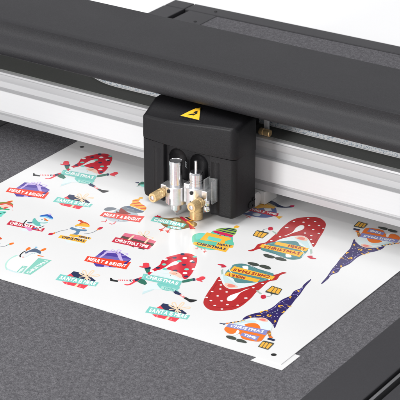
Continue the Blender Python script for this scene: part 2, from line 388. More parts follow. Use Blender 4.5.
  ('p','crimson',[(-65.6,-81.11),(-66.14,-77.82),(-64.02,-75.4),(-62.6,-77.08),(-62.7,-81.06)],1),
  ('p','orange',[(-64.95,-83.29),(-65.95,-80.3),(-63.98,-80.85),(-63.26,-83.75)],0),
  ('p','yellow',[(-78.32,-108.2),(-79.51,-104.1),(-72.14,-100.87),(-58.78,-99.88),(-57.92,-103.41),(-69.87,-105.54)],0),
  ('p','yellow',[(-84.67,-116.16),(-86.02,-110.37),(-59.56,-105.48),(-57.58,-112.56)],0),
  ('t','navy','MERRY',(-68.9,-105.94),(-58.75,-103.18),(-70.54,-102.14)),
  ('t','navy','CHRISTMAS',(-81.97,-114.92),(-59.13,-111.04),(-83.68,-110.15)),
 ],
 'snowman_edge': [
  ('s','ash',[(-120.15,-169.43),(-116.85,-160.54),(-114.23,-156.59),(-113.54,-151.61)],0.9),
  ('p','orange',[(-113.36,-153.01),(-114.34,-149.11),(-112.38,-146.32),(-110.71,-148.77),(-111.54,-151.83)],1),
  ('p','mint',[(-113.93,-152.87),(-114.47,-150.7),(-112.56,-151.99),(-112.39,-153.38)],0),
  ('p','rust',[(-139.66,-152.07),(-139.75,-143.16),(-133.14,-142.72),(-126.22,-145.65),(-127.69,-149.66),(-133.8,-153.62)],1),
  ('p','steel',[(-135.39,-163.26),(-135.0,-157.95),(-123.87,-154.53),(-120.9,-155.38),(-125.15,-161.66)],1),
 ],
 'snowman_lying': [
  ('p','mist',[(-93.74,-166.17),(-94.83,-174.23),(-92.63,-182.55),(-88.77,-189.23),(-83.31,-193.36),(-74.43,-194.76),(-67.79,-190.45),(-71.11,-161.29),(-79.84,-149.74),(-84.61,-155.31),(-85.59,-165.79)],1),
  ('p','bone',[(-92.73,-166.74),(-93.42,-174.3),(-91.33,-182.19),(-87.72,-188.55),(-83.41,-191.51),(-75.17,-192.38),(-69.13,-190.14),(-71.86,-161.78),(-78.96,-151.65),(-83.6,-156.63),(-84.79,-166.25)],1),
  ('p','lightteal',[(-94.38,-165.34),(-94.94,-172.34),(-93.34,-181.06),(-89.66,-188.36),(-84.05,-193.84),(-82.32,-193.92),(-87.72,-188.55),(-91.33,-182.19),(-93.42,-174.3),(-92.61,-166.91)],1),
  ('p','slate',[(-90.79,-157.83),(-90.28,-152.3),(-88.92,-145.93),(-84.87,-146.05),(-79.84,-148.25),(-77.83,-152.4),(-82.85,-151.7),(-87.88,-153.97),(-88.72,-158.47)],1),
  ('d','sky',(-89.15,-143.09),1.2),
  ('p','orange',[(-93.82,-152.85),(-94.98,-149.11),(-94.76,-146.72),(-92.76,-146.67),(-91.23,-149.43),(-92.07,-153.21)],1),
  ('p','orange',[(-81.87,-146.6),(-82.2,-143.33),(-81.52,-140.64),(-79.98,-140.14),(-78.7,-143.05),(-79.71,-146.93)],1),
  ('s','ink',[(-91.82,-153.54),(-92.66,-156.57),(-91.98,-161.57),(-90.61,-165.12),(-88.14,-167.45)],1.2),
  ('p','orange',[(-79.21,-155.02),(-75.95,-154.88),(-70.33,-154.92),(-76.46,-157.17)],0),
  ('d','rose',(-86.59,-165.95),1.0),
  ('d','ink',(-83.85,-156.3),0.5),
  ('d','ink',(-82.75,-153.61),0.5),
  ('p','seafoam',[(-73.92,-159.94),(-61.12,-157.26),(-59.22,-190.83),(-66.57,-192.04)],0),
  ('p','seafoam',[(-73.08,-192.93),(-76.23,-179.89),(-71.52,-178.77),(-68.16,-192.12)],0),
  ('t','white','CHRISTMAS',(-61.63,-189.55),(-62.48,-159.6),(-65.55,-190.19)),
  ('t','white','MERRY',(-69.56,-191.6),(-72.15,-180.13),(-72.21,-191.9)),
 ],
 'bird_grey': [
  ('p','dove',[(-75.27,-57.36),(-70.95,-56.69),(-61.88,-56.65),(-52.81,-53.42),(-50.14,-45.86),(-52.59,-34.1),(-66.91,-29.88),(-74.8,-35.0),(-74.82,-43.13),(-78.63,-52.32)],1),
  ('p','cloud',[(-73.03,-56.98),(-65.76,-55.98),(-56.42,-53.11),(-58.28,-58.55),(-65.01,-60.27)],1),
  ('p','ash',[(-85.75,-42.64),(-86.0,-37.09),(-81.38,-33.83),(-76.27,-34.87),(-77.7,-39.05),(-81.38,-43.6)],1),
  ('p','ash',[(-74.27,-32.48),(-72.67,-24.9),(-61.65,-25.93),(-51.34,-26.83),(-55.31,-32.63),(-65.62,-33.38),(-71.91,-34.21)],1),
  ('p','wine',[(-72.55,-36.25),(-74.27,-30.85),(-70.46,-32.19),(-62.76,-35.85),(-59.12,-36.18),(-60.97,-40.07),(-71.42,-43.08),(-73.87,-39.27),(-70.2,-39.6)],0),
  ('p','slate',[(-72.31,-25.76),(-70.82,-22.61),(-51.3,-25.72),(-51.6,-28.61),(-59.58,-28.92),(-68.6,-27.45)],0),
  ('d','ink',(-57.64,-30.91),0.6),
  ('s','slate',[(-85.06,-41.65),(-82.7,-38.49),(-79.28,-36.81)],0.5),
  ('s','slate',[(-60.32,-55.64),(-56.18,-55.07),(-52.79,-51.82)],0.5),
  ('s','dove',[(-69.0,-28.52),(-65.06,-27.6),(-61.4,-27.94)],0.6),
  ('p','gold',[(-70.95,-21.6),(-72.22,-15.28),(-75.22,-10.61),(-73.94,-6.45),(-72.21,-3.94),(-69.8,-5.43),(-68.7,-9.7),(-62.6,-12.9),(-55.38,-16.42),(-52.86,-20.78),(-53.13,-24.21),(-63.98,-22.55)],1),
  ('p','rust',[(-74.48,-10.68),(-70.75,-6.05),(-69.96,-7.2),(-73.32,-12.69)],0),
  ('p','rust',[(-71.72,-17.16),(-67.2,-10.38),(-64.54,-11.41),(-70.96,-19.42)],0),
  ('p','rust',[(-67.78,-19.54),(-60.37,-13.65),(-57.88,-14.77),(-63.83,-20.27)],0),
  ('p','rust',[(-60.04,-21.62),(-55.02,-17.28),(-53.53,-20.13),(-57.01,-22.38)],0),
  ('p','gold',[(-72.66,-3.95),(-73.45,-1.13),(-71.63,0.61),(-69.41,-1.29),(-70.11,-3.97)],1),
  ('p','verm2',[(-80.8,-56.67),(-82.43,-46.98),(-44.87,-34.45),(-40.96,-48.38)],0),
  ('t','white','MERRY & BRIGHT',(-78.11,-54.66),(-42.94,-46.49),(-80.3,-48.03)),
  ('s','coral',[(-72.38,-65.58),(-68.96,-63.36),(-70.65,-59.69)],0.8),
  ('s','coral',[(-68.96,-63.36),(-68.14,-65.47)],0.7),
  ('s','coral',[(-63.59,-65.16),(-59.75,-64.5),(-60.6,-58.47)],0.8),
  ('s','coral',[(-60.76,-65.95),(-58.96,-63.21)],1.0),
 ],
 'bird_brown': [
  ('p','brownbird',[(-34.16,-29.64),(-24.06,-26.29),(-17.47,-19.36),(-4.42,-18.87),(4.66,-20.9),(7.32,-28.37),(3.1,-33.71),(0.91,-38.77),(-4.91,-43.33),(-13.9,-43.95),(-23.48,-39.15)],1),
  ('p','tan',[(-19.07,-25.71),(-17.56,-22.61),(-11.93,-22.68),(-10.99,-25.78),(-15.5,-27.38)],1),
  ('s','tan',[(-27.5,-31.18),(-22.36,-30.5),(-18.7,-27.6)],0.6),
  ('s','brown',[(-18.53,-41.2),(-10.71,-42.92),(-3.55,-40.37)],0.6),
  ('s','brown',[(-21.25,-27.13),(-14.85,-26.69),(-9.44,-24.77)],0.5),
  ('p','crimson',[(-36.69,-30.22),(-37.77,-27.97),(-36.04,-28.19),(-36.45,-25.24),(-34.25,-26.49),(-32.94,-25.11),(-31.25,-28.28),(-34.69,-30.52)],0),
  ('p','gold',[(-14.3,-15.7),(-8.33,-12.89),(-1.73,-14.47),(2.25,-17.19),(-3.81,-19.8)],0),
  ('p','navy',[(-12.63,-15.69),(-10.52,-14.32),(-2.86,-17.86),(-5.05,-18.75)],0),
  ('p','teal2',[(-10.88,-12.41),(-7.94,-8.37),(0.61,-12.96),(-2.27,-15.35)],0),
  ('p','crimson',[(-17.59,-17.83),(-15.17,-15.73),(-2.47,-21.84),(2.2,-26.44),(10.68,-32.18),(6.44,-35.45),(-0.73,-27.03)],0),
  ('p','gold',[(-6.32,-22.75),(-5.0,-21.37),(5.22,-26.85),(4.78,-28.7)],0),
  ('p','teal',[(-34.55,-39.99),(-37.26,-30.05),(-2.45,-27.62),(-0.86,-35.75)],0),
  ('p','teal',[(-13.18,-44.53),(-15.03,-39.45),(-1.1,-37.73),(-0.93,-41.0)],0),
  ('t','white','CHRISTMAS',(-32.62,-38.21),(-2.37,-34.64),(-34.94,-31.48)),
  ('t','white','TIME',(-10.78,-43.49),(-1.29,-40.46),(-12.47,-39.62)),
  ('s','verm2',[(-15.64,-43.51),(-14.89,-50.58)],0.8),
  ('p','verm2',[(-18.61,-50.65),(-16.52,-49.81),(-16.02,-47.41),(-13.91,-50.72),(-11.7,-51.36),(-13.55,-52.56),(-13.27,-54.96),(-14.97,-52.44)],0),
  ('s','verm2',[(-9.15,-44.26),(-8.29,-50.19)],0.8),
  ('p','verm2',[(-11.42,-50.14),(-9.72,-49.04),(-8.66,-47.32),(-7.43,-50.15),(-5.16,-50.74),(-6.69,-52.25),(-6.34,-54.09),(-8.34,-51.77)],0),
 ],
 'bird_teal': [
  ('p','seagreen',[(19.05,-51.72),(15.66,-43.69),(18.42,-37.01),(24.12,-34.85),(26.58,-32.75),(26.38,-25.63),(36.58,-26.26),(46.37,-26.34),(53.95,-36.71),(55.84,-38.01),(57.49,-45.75),(52.52,-56.48),(45.53,-62.26),(34.59,-63.61),(25.2,-59.14)],1),
  ('p','mint',[(16.99,-41.54),(19.66,-37.23),(24.21,-35.83),(25.5,-46.26),(22.85,-50.53)],1),
  ('p','mint',[(43.83,-59.62),(45.64,-62.43),(41.94,-63.34),(39.82,-61.72)],0),
  ('p','hot',[(26.32,-27.23),(27.16,-25.13),(37.19,-23.8),(46.8,-24.27),(48.08,-29.07),(38.89,-29.91),(28.72,-29.29)],0),
  ('p','lime',[(27.93,-24.63),(27.36,-20.32),(30.29,-16.34),(35.47,-12.46),(39.65,-11.31),(43.2,-13.17),(45.74,-18.26),(46.57,-23.9),(37.42,-24.17)],1),
  ('p','navy',[(27.59,-19.65),(30.99,-17.45),(44.43,-15.49),(45.12,-17.11),(33.17,-19.16)],0),
  ('p','navy',[(27.84,-23.13),(31.55,-21.77),(46.04,-20.65),(46.34,-22.51),(34.72,-23.33)],0),
  ('p','navy',[(31.84,-15.34),(35.94,-13.2),(42.97,-13.32),(43.82,-14.33),(34.32,-15.81)],0),
  ('p','yellow',[(37.56,-9.54),(37.59,-5.07),(41.12,-5.14),(41.66,-8.45),(39.81,-10.69)],1),
  ('p','yellow',[(26.45,-49.72),(22.95,-32.52),(47.16,-30.69),(49.98,-33.45),(48.06,-37.24),(49.18,-43.6),(31.11,-48.22)],0),
  ('p','mint',[(28.92,-38.42),(42.64,-37.19),(44.16,-43.31),(40.81,-44.48),(31.25,-45.08)],0),
  ('p','verm2',[(35.2,-31.27),(35.97,-29.75),(37.97,-31.53),(37.59,-33.32)],0),
  ('d','navy',(33.24,-29.2),0.7),
  ('d','navy',(40.35,-29.48),0.7),
  ('p','seagreen',[(47.36,-40.22),(48.9,-37.2),(51.57,-35.47),(56.18,-39.06),(58.12,-43.34),(52.21,-44.15)],1),
  ('p','yellow',[(45.66,-53.43),(42.79,-45.22),(58.95,-43.31),(60.34,-47.91),(55.27,-50.7)],0),
  ('p','yellow',[(25.52,-60.95),(24.57,-55.51),(58.44,-50.65),(59.99,-58.84)],0),
  ('t','navy','CHRISTMAS',(28.64,-59.44),(57.65,-56.14),(26.93,-54.48)),
  ('t','navy','MERRY',(45.67,-50.41),(58.61,-47.53),(44.12,-46.63)),
  ('s','verm2',[(32.7,-67.33),(33.76,-65.65),(33.68,-63.2)],0.7),
  ('s','verm2',[(34.14,-65.9),(34.98,-67.85)],0.7),
  ('s','verm2',[(36.87,-64.13),(38.84,-65.85)],0.7),
  ('s','verm2',[(40.2,-62.97),(42.99,-66.64),(44.27,-70.27)],0.7),
  ('s','verm2',[(42.31,-68.57),(44.8,-66.95)],0.7),
 ],
 'gnome_fragment': [
  ('p','navy',[(-97.29,25.34),(-95.1,28.48),(-91.96,26.49),(-94.4,24.91)],0),
  ('p','green',[(-92.49,23.84),(-92.96,31.02),(-89.95,32.11),(-85.32,23.63),(-90.86,21.47),(-90.17,17.92),(-90.72,22.13)],0),
  ('s','teal2',[(-90.17,17.92),(-85.85,20.14),(-81.94,22.11)],0.8),
  ('p','mint',[(-90.73,23.84),(-82.49,29.76),(-76.82,24.86),(-86.39,20.93)],0),
 ],
 'bird_navy': [
  ('p','denim',[(17.54,24.87),(31.09,24.19),(30.04,40.45),(36.07,46.42),(45.37,49.72),(51.46,44.15),(56.21,34.43),(52.84,25.57),(43.46,20.82),(34.1,20.43),(24.02,18.93)],1),
  ('p','gold',[(30.44,37.99),(31.39,49.55),(37.45,51.42),(46.46,51.1),(47.44,46.29),(38.15,42.99),(34.4,37.84)],0),
  ('p','white',[(39.04,41.53),(44.48,45.05),(48.11,41.3),(43.77,37.14)],0),
  ('p','navy',[(29.9,49.27),(30.07,56.27),(33.3,60.1),(39.13,60.08),(47.27,56.41),(53.93,55.61),(59.24,61.44),(60.2,57.97),(53.13,52.36),(45.47,50.46),(34.07,51.97)],1),
  ('p','tan',[(30.88,54.04),(32.97,56.08),(47.25,51.62),(46.06,49.48)],0),
  ('p','hot',[(57.25,58.78),(56.88,61.27),(59.65,63.07),(60.81,59.72)],1),
  ('p','cloud',[(36.5,25.01),(40.03,28.64),(43.76,28.37),(44.25,24.0),(41.01,22.57)],1),
  ('p','crimson',[(15.42,28.25),(14.47,33.78),(57.22,39.11),(59.41,31.82)],0),
  ('t','white','CHRISTMAS TIME',(16.5,29.63),(57.04,33.96),(15.56,33.8)),
  ('p','gold',[(58.14,31.67),(59.13,33.65),(63.62,35.22),(63.6,32.54),(63.56,28.52)],0),
  ('s','verm2',[(32.14,19.16),(36.51,18.31),(40.72,19.04)],0.8),
  ('s','verm2',[(36.51,18.31),(36.71,14.44)],0.8),
  ('s','verm2',[(36.51,18.31),(40.13,15.99)],0.8),
 ],
 'gnome_red': [
  ('p','brick',[(74.98,-45.15),(77.36,-38.38),(75.56,-28.51),(79.36,-21.51),(78.29,-7.44),(77.61,2.4),(75.97,10.67),(74.95,19.41),(74.56,30.75),(76.54,39.47),(81.67,45.45),(86.14,48.89),(91.28,51.15),(96.59,50.33),(103.23,45.64),(107.92,38.17),(112.76,24.16),(116.55,10.22),(120.59,-3.34),(120.24,-6.33),(115.01,-0.92),(107.68,4.47),(100.5,5.93),(94.59,1.59),(90.87,-6.43),(87.17,-17.95),(85.9,-29.84),(80.73,-38.69),(78.92,-44.34)],1),
  ('p','white',[(86.34,-1.07),(87.98,5.13),(88.57,11.32),(86.65,20.46),(86.92,26.84),(89.63,28.6),(92.3,26.08),(93.53,21.01),(92.37,15.72),(89.76,8.86),(88.4,2.19)],1),
  ('s','wine2',[(76.15,22.81),(78.19,30.72),(82.76,38.98),(90.56,44.04),(99.18,43.01)],0.7),
  ('s','wine2',[(90.47,-25.63),(87.46,-11.82),(88.13,-1.83)],0.7),
  ('s','wine2',[(101.39,39.17),(106.46,32.65),(111.3,19.61),(115.13,6.12)],0.6),
  ('s','wine2',[(97.86,10.89),(102.38,12.22),(109.78,7.42)],0.6),
  ('d','white',(86.2,34.93),1.15),
  ('d','white',(94.32,42.17),1.15),
  ('d','white',(85.61,44.48),1.15),
  ('d','white',(94.05,31.79),1.15),
  ('d','white',(101.98,36.28),1.15),
  ('d','white',(101.82,25.74),1.15),
  ('d','white',(99.38,15.1),1.15),
  ('d','white',(107.03,13.31),1.15),
  ('d','white',(110.36,21.25),1.15),
  ('d','white',(108.28,33.18),1.15),
  ('d','white',(79.74,16.31),1.15),
  ('d','white',(110.74,6.45),1.15),
  ('d','white',(116.61,-0.51),1.15),
  ('d','white',(78.1,31.33),1.15),
  ('d','white',(81.88,-15.76),1.15),
  ('d','white',(84.3,-4.31),1.15),
  ('d','white',(78.97,15.81),1.15),
  ('d','white',(81.48,-25.18),1.15),
  ('p','pale',[(86.8,-21.73),(86.72,-10.14),(89.88,-2.99),(93.49,3.44),(100.94,8.78),(109.86,4.35),(119.85,-7.83),(127.03,-20.57),(120.88,-17.13),(113.18,-12.15),(99.03,-11.28),(94.67,-21.65)],1),
  ('s','mist',[(87.27,-12.83),(92.29,-7.04),(99.47,-8.47)],0.5),
  ('s','mist',[(89.45,-5.83),(94.36,-1.62),(100.36,-2.82)],0.4),
  ('p','mist',[(96.88,1.29),(103.11,5.07),(111.66,-0.56),(120.59,-12.34),(113.64,-9.35),(105.57,-4.51)],1),
  ('p','jade',[(83.23,-36.57),(81.44,-27.72),(84.23,-18.34),(94.9,-7.88),(102.63,-4.9),(108.78,-9.99),(119.08,-13.32),(121.98,-26.31),(122.65,-34.7),(116.23,-40.32),(104.74,-38.47),(88.73,-37.98)],1),
  ('p','white',[(107.67,-33.61),(107.49,-29.78),(111.5,-31.62),(114.77,-35.4),(112.94,-37.57),(110.51,-37.67)],1),
  ('s','jadedark',[(89.91,-34.73),(100.24,-37.94),(111.98,-40.15),(119.47,-35.29)],0.6),
  ('s','mint2',[(83.62,-31.32),(84.46,-22.23),(90.33,-14.39)],0.7),
  ('s','mist',[(113.03,-17.25),(120.26,-22.49),(122.52,-29.89)],1.0),
  ('p','peach',[(96.23,1.5),(98.26,5.7),(102.23,7.95),(107.99,5.3),(108.8,0.75),(103.14,-0.38)],1),
  ('p','salmon',[(98.68,1.82),(100.85,5.78),(104.88,5.2),(106.01,1.48),(102.22,0.29)],1),
  ('p','yellow',[(87.94,-20.99),(87.08,-14.98),(118.79,-11.02),(119.73,-18.37)],0),
  ('p','yellow',[(79.66,-33.14),(78.75,-26.44),(119.27,-21.15),(120.92,-31.41)],0),
  ('t','maroon','CHRISTMAS',(83.67,-32.79),(118.38,-28.15),(82.2,-27.23)),
  ('t','maroon','MERRY',(101.08,-19.0),(118.12,-16.68),(99.41,-14.06)),
  ('p','moss',[(91.18,-45.04),(91.56,-42.64),(95.05,-41.92),(101.96,-42.97),(102.8,-46.1),(99.99,-47.92),(94.64,-47.71)],1),
  ('p','moss',[(103.47,-45.05),(103.62,-43.12),(107.63,-41.13),(113.74,-42.67),(114.49,-45.23),(111.05,-46.85),(106.0,-47.08)],1),
  ('p','sage',[(72.31,1.42),(72.9,3.1),(79.52,-0.35),(78.93,-2.02)],0),
  ('p','white',[(65.56,5.48),(68.94,3.45),(71.57,3.53),(71.26,1.39),(67.15,1.96)],0),
  ('p','crimson',[(65.56,5.48),(65.2,7.85),(66.85,9.58),(69.42,7.99),(70.82,4.34),(69.45,2.16),(67.45,2.8)],1),
  ('p','moss',[(59.32,-5.06),(59.72,-3.51),(71.21,-2.52),(72.5,-5.55),(69.45,-6.24)],0),
  ('p','gold',[(61.92,-14.98),(60.08,-5.86),(71.37,-5.0),(71.71,-15.67)],0),
  ('p','moss',[(61.72,-15.1),(59.13,-5.18),(59.8,-5.4),(62.58,-15.19)],0),
  ('p','moss',[(65.53,-15.2),(62.96,-5.29),(63.63,-5.5),(66.29,-15.35)],0),
  ('p','moss',[(68.76,-15.66),(66.5,-4.93),(67.17,-5.14),(69.52,-15.81)],0),
  ('p','moss',[(71.79,-16.25),(71.37,-5.0),(72.03,-5.21),(72.65,-16.34)],0),
  ('p','moss',[(61.44,-14.65),(71.43,-15.21),(72.12,-16.36),(62.15,-15.79)],0),
  ('s','ash',[(64.99,-3.33),(63.69,1.02),(65.74,4.29)],0.5),
  ('d','moss',(64.9,-2.74),1.0),
  ('p','sage',[(120.67,-12.92),(121.47,-11.16),(125.95,-17.56),(126.46,-21.56)],0),
  ('p','crimson',[(126.09,-26.71),(127.38,-24.04),(129.7,-23.14),(130.43,-25.74),(134.09,-25.82),(135.04,-27.03),(130.95,-29.07)],1),
 ],
 'gnome_navy': [
  ('s','navy',[(129.0,-177.57),(131.83,-177.34),(134.11,-175.86)],1.5),
  ('s','navy',[(132.01,-177.23),(134.2,-177.95)],1.2),
  ('s','orange',[(133.81,-174.99),(135.56,-173.85)],2.2),
  ('s','gold',[(135.32,-173.47),(136.31,-172.29)],1.6),
  ('s','navy',[(136.28,-172.25),(137.27,-171.07)],1.6),
  ('s','gold',[(137.24,-171.02),(138.23,-169.84)],1.6),
  ('s','navy',[(138.2,-169.79),(139.19,-168.61)],1.6),
  ('s','gold',[(139.16,-168.57),(140.16,-167.39)],1.6),
  ('s','navy',[(140.13,-167.34),(141.12,-166.16)],1.6),
  ('s','gold',[(141.09,-166.11),(142.08,-164.93)],1.6),
  ('s','navy',[(142.05,-164.89),(143.04,-163.7)],1.6),
  ('s','gold',[(143.02,-163.66),(144.01,-162.47)],1.6),
  ('s','navy',[(143.98,-162.43),(144.97,-161.24)],1.6),
  ('p','hatnavy',[(142.15,-162.25),(141.16,-155.08),(144.13,-147.04),(147.23,-142.4),(150.26,-135.16),(151.29,-126.53),(150.66,-113.54),(152.06,-105.86),(153.04,-101.61),(151.09,-92.39),(153.24,-84.12),(151.7,-76.33),(151.36,-65.36),(152.74,-66.34),(154.53,-77.74),(156.45,-86.17),(158.54,-94.86),(160.18,-105.11),(162.62,-116.96),(164.88,-132.72),(165.76,-140.44),(169.62,-151.77),(172.37,-160.25),(167.39,-155.36),(159.57,-150.53),(150.62,-151.99),(146.23,-155.28)],1),
  ('s','violet',[(149.61,-143.05),(152.88,-132.14),(152.35,-118.04),(154.47,-106.56)],0.5),  # violet strokes on this hat: a gloss reflection drawn in as subtle highlights
  ('s','violet',[(152.4,-92.92),(154.27,-87.58),(154.53,-83.74)],0.9),
  ('s','violet',[(153.63,-99.41),(156.37,-96.27),(155.92,-89.72)],0.9),
  ('s','navy',[(155.76,-143.44),(158.11,-134.25),(159.76,-125.47)],0.7),
  ('p','yellow',[(147.38,-148.85),(147.98,-149.22),(148.66,-149.38),(149.36,-149.34),(150.01,-149.08),(150.56,-148.65),(150.94,-148.06),(151.14,-147.39),(151.13,-146.69),(150.02,-146.84),(149.9,-147.26),(149.66,-147.62),(149.32,-147.89),(148.92,-148.05),(148.48,-148.08),(148.06,-147.97)],0),
  ('p','yellow',[(155.5,-141.43),(155.03,-141.96),(154.75,-142.6),(154.68,-143.3),(154.81,-143.98),(155.15,-144.6),(155.65,-145.08),(156.28,-145.39),(156.97,-145.5),(157.02,-144.38),(156.63,-144.19),(156.32,-143.89),(156.11,-143.51),(156.02,-143.09),(156.07,-142.65),(156.25,-142.26)],0),
  ('p','yellow',[(166.77,-152.03),(167.23,-151.51),(167.52,-150.87),(167.59,-150.17),(167.45,-149.48),(167.12,-148.87),(166.61,-148.39),(165.99,-148.08),(165.29,-147.97),(165.25,-149.08),(165.64,-149.28),(165.95,-149.58),(166.16,-149.96),(166.24,-150.38),(166.2,-150.81),(166.02,-151.21)],0),
  ('p','yellow',[(153.86,-123.37),(153.97,-124.06),(154.28,-124.69),(154.76,-125.19),(155.37,-125.53),(156.06,-125.67),(156.76,-125.59),(157.4,-125.31),(157.92,-124.85),(157.1,-124.1),(156.7,-124.27),(156.27,-124.32),(155.85,-124.23),(155.47,-124.02),(155.17,-123.71),(154.97,-123.32)],0),
  ('p','yellow',[(162.92,-133.25),(163.54,-132.92),(164.02,-132.41),(164.33,-131.78),(164.44,-131.09),(164.33,-130.4),(164.02,-129.77),(163.54,-129.27),(162.92,-128.93),(162.5,-129.96),(162.8,-130.28),(162.99,-130.66),(163.06,-131.09),(162.99,-131.52),(162.8,-131.91),(162.5,-132.22)],0),
  ('p','yellow',[(152.43,-137.45),(152.09,-136.84),(151.59,-136.35),(150.96,-136.05),(150.27,-135.94),(149.57,-136.05),(148.95,-136.35),(148.44,-136.84),(148.11,-137.45),(149.14,-137.88),(149.45,-137.58),(149.84,-137.38),(150.27,-137.32),(150.7,-137.38),(151.08,-137.58),(151.4,-137.88)],0),
  ('p','yellow',[(157.52,-121.41),(156.92,-121.04),(156.24,-120.88),(155.54,-120.92),(154.89,-121.18),(154.35,-121.62),(153.96,-122.2),(153.76,-122.87),(153.78,-123.57),(154.88,-123.42),(155.0,-123.0),(155.24,-122.64),(155.58,-122.37),(155.99,-122.22),(156.42,-122.19),(156.84,-122.29)],0),
  ('p','yellow',[(154.22,-102.03),(153.76,-102.56),(153.47,-103.2),(153.4,-103.89),(153.54,-104.58),(153.87,-105.19),(154.38,-105.67),(155.0,-105.98),(155.7,-106.09),(155.74,-104.98),(155.35,-104.79),(155.04,-104.49),(154.83,-104.11),(154.75,-103.68),(154.79,-103.25),(154.97,-102.85)],0),
  ('p','yellow',[(155.24,-92.32),(155.49,-91.67),(155.54,-90.97),(155.37,-90.29),(155.01,-89.69),(154.48,-89.23),(153.84,-88.95),(153.15,-88.87),(152.46,-89.01),(152.8,-90.07),(153.23,-90.12),(153.62,-90.29),(153.95,-90.58),(154.18,-90.95),(154.28,-91.37),(154.25,-91.8)],0),
  ('p','yellow',[(148.34,-139.29),(147.73,-139.62),(147.24,-140.13),(146.93,-140.76),(146.83,-141.45),(146.93,-142.14),(147.24,-142.77),(147.73,-143.27),(148.34,-143.61),(148.76,-142.58),(148.46,-142.27),(148.27,-141.88),(148.21,-141.45),(148.27,-141.02),(148.46,-140.63),(148.76,-140.32)],0),
  ('p','yellow',[(157.32,-145.64),(157.93,-145.31),(158.42,-144.8),(158.73,-144.17),(158.83,-143.48),(158.73,-142.79),(158.42,-142.16),(157.93,-141.66),(157.32,-141.32),(156.89,-142.35),(157.19,-142.66),(157.39,-143.05),(157.45,-143.48),(157.39,-143.91),(157.19,-144.3),(156.89,-144.61)],0),
  ('p','yellow',[(160.22,-119.88),(160.81,-120.24),(161.49,-120.41),(162.19,-120.36),(162.84,-120.11),(163.39,-119.67),(163.78,-119.09),(163.97,-118.42),(163.96,-117.72),(162.86,-117.86),(162.73,-118.28),(162.49,-118.64),(162.15,-118.91),(161.75,-119.07),(161.32,-119.1),(160.9,-118.99)],0),
  ('p','yellow',[(146.09,-155.39),(146.1,-154.69),(145.91,-154.02),(145.52,-153.43),(144.97,-153.0),(144.32,-152.74),(143.62,-152.7),(142.94,-152.86),(142.34,-153.23),(143.02,-154.11),(143.45,-154.01),(143.88,-154.03),(144.28,-154.19),(144.62,-154.46),(144.86,-154.82),(144.98,-155.24)],0),
  ('d','star',(146.96,-151.05),0.42),
  ('d','star',(149.88,-143.7),0.42),
  ('d','star',(154.18,-147.73),0.42),
  ('d','star',(157.57,-148.25),0.42),
  ('d','star',(155.04,-138.98),0.42),
  ('d','star',(153.39,-133.18),0.42),
  ('d','star',(157.4,-134.71),0.42),
  ('d','star',(160.66,-146.24),0.42),
  ('d','star',(161.69,-142.86),0.42),
  ('d','star',(153.07,-126.48),0.42),
  ('d','star',(156.98,-129.48),0.42),
  ('d','star',(160.51,-136.81),0.42),
  ('d','star',(163.9,-141.43),0.42),
  ('d','star',(168.84,-155.76),0.42),
  ('d','star',(158.42,-123.01),0.42),
  ('d','star',(157.37,-118.13),0.42),
  ('d','star',(153.18,-115.27),0.42),
  ('d','star',(152.15,-118.73),0.42),
  ('d','star',(163.03,-125.56),0.42),
  ('d','star',(153.82,-128.76),0.42),
  ('d','star',(157.99,-131.58),0.42),
  ('d','star',(155.28,-116.7),0.42),
  ('d','star',(160.95,-124.14),0.42),
  ('d','star',(155.41,-109.61),0.42),
  ('d','star',(159.31,-118.27),0.42),
  ('d','star',(154.63,-98.82),0.42),
  ('d','star',(158.55,-103.35),0.42),
  ('d','star',(157.94,-98.09),0.42),
  ('d','star',(154.9,-88.66),0.42),
  ('d','star',(153.67,-82.28),0.42),
  ('d','star',(151.66,-73.46),0.42),
  ('d','star',(152.38,-140.71),0.42),
  ('d','star',(156.22,-136.85),0.42),
  ('p','orange',[(138.29,-184.89),(137.48,-176.89),(142.3,-166.47),(151.95,-159.78),(162.82,-164.74),(170.71,-168.11),(173.21,-177.02),(174.48,-187.03),(166.85,-190.32),(159.3,-190.64),(154.38,-185.87),(150.62,-184.52),(148.77,-187.82),(144.73,-189.18)],1),
  ('p','pale',[(137.83,-176.67),(141.47,-168.3),(144.99,-161.27),(148.53,-154.21),(155.78,-149.95),(161.75,-151.7),(167.82,-157.22),(171.88,-165.24),(171.35,-169.81),(162.45,-170.51),(145.92,-172.28)],1),
  ('p','mist',[(138.98,-173.78),(142.3,-166.47),(146.78,-160.98),(152.79,-157.94),(153.09,-161.63),(146.06,-166.18),(142.74,-173.49)],1),
  ('p','orange',[(148.62,-169.67),(150.14,-164.83),(154.78,-161.82),(160.02,-163.99),(164.07,-170.3),(157.14,-171.4)],1),
  ('p','white',[(149.1,-189.51),(149.57,-184.99),(148.11,-180.12),(151.0,-181.42),(152.24,-185.36),(151.53,-189.5)],1),
  ('p','peach',[(150.73,-155.39),(152.04,-151.29),(156.49,-149.49),(160.72,-151.62),(161.31,-155.01),(156.68,-155.86)],1),
  ('p','salmon',[(153.44,-154.18),(155.08,-151.22),(158.43,-151.48),(159.14,-154.26),(156.2,-155.08)],1),
  ('p','lav',[(137.36,-180.61),(136.2,-174.08),(170.67,-166.44),(172.57,-175.33)],0),
  ('p','lav',[(155.13,-187.06),(154.37,-182.08),(169.83,-180.05),(171.59,-188.29)],0),
  ('t','white','CHRISTMAS',(139.97,-179.13),(168.79,-173.58),(138.89,-174.27)),
  ('t','white','TIME',(157.58,-186.31),(169.35,-186.2),(156.65,-182.29)),
  ('p','moss',[(146.64,-195.29),(146.39,-193.36),(149.57,-191.82),(154.73,-192.66),(156.24,-195.85),(152.84,-197.01),(149.08,-196.84)],1),
  ('p','moss',[(157.22,-196.25),(156.87,-193.36),(160.85,-192.34),(165.67,-193.88),(166.3,-196.06),(162.51,-196.97),(159.24,-197.54)],1),
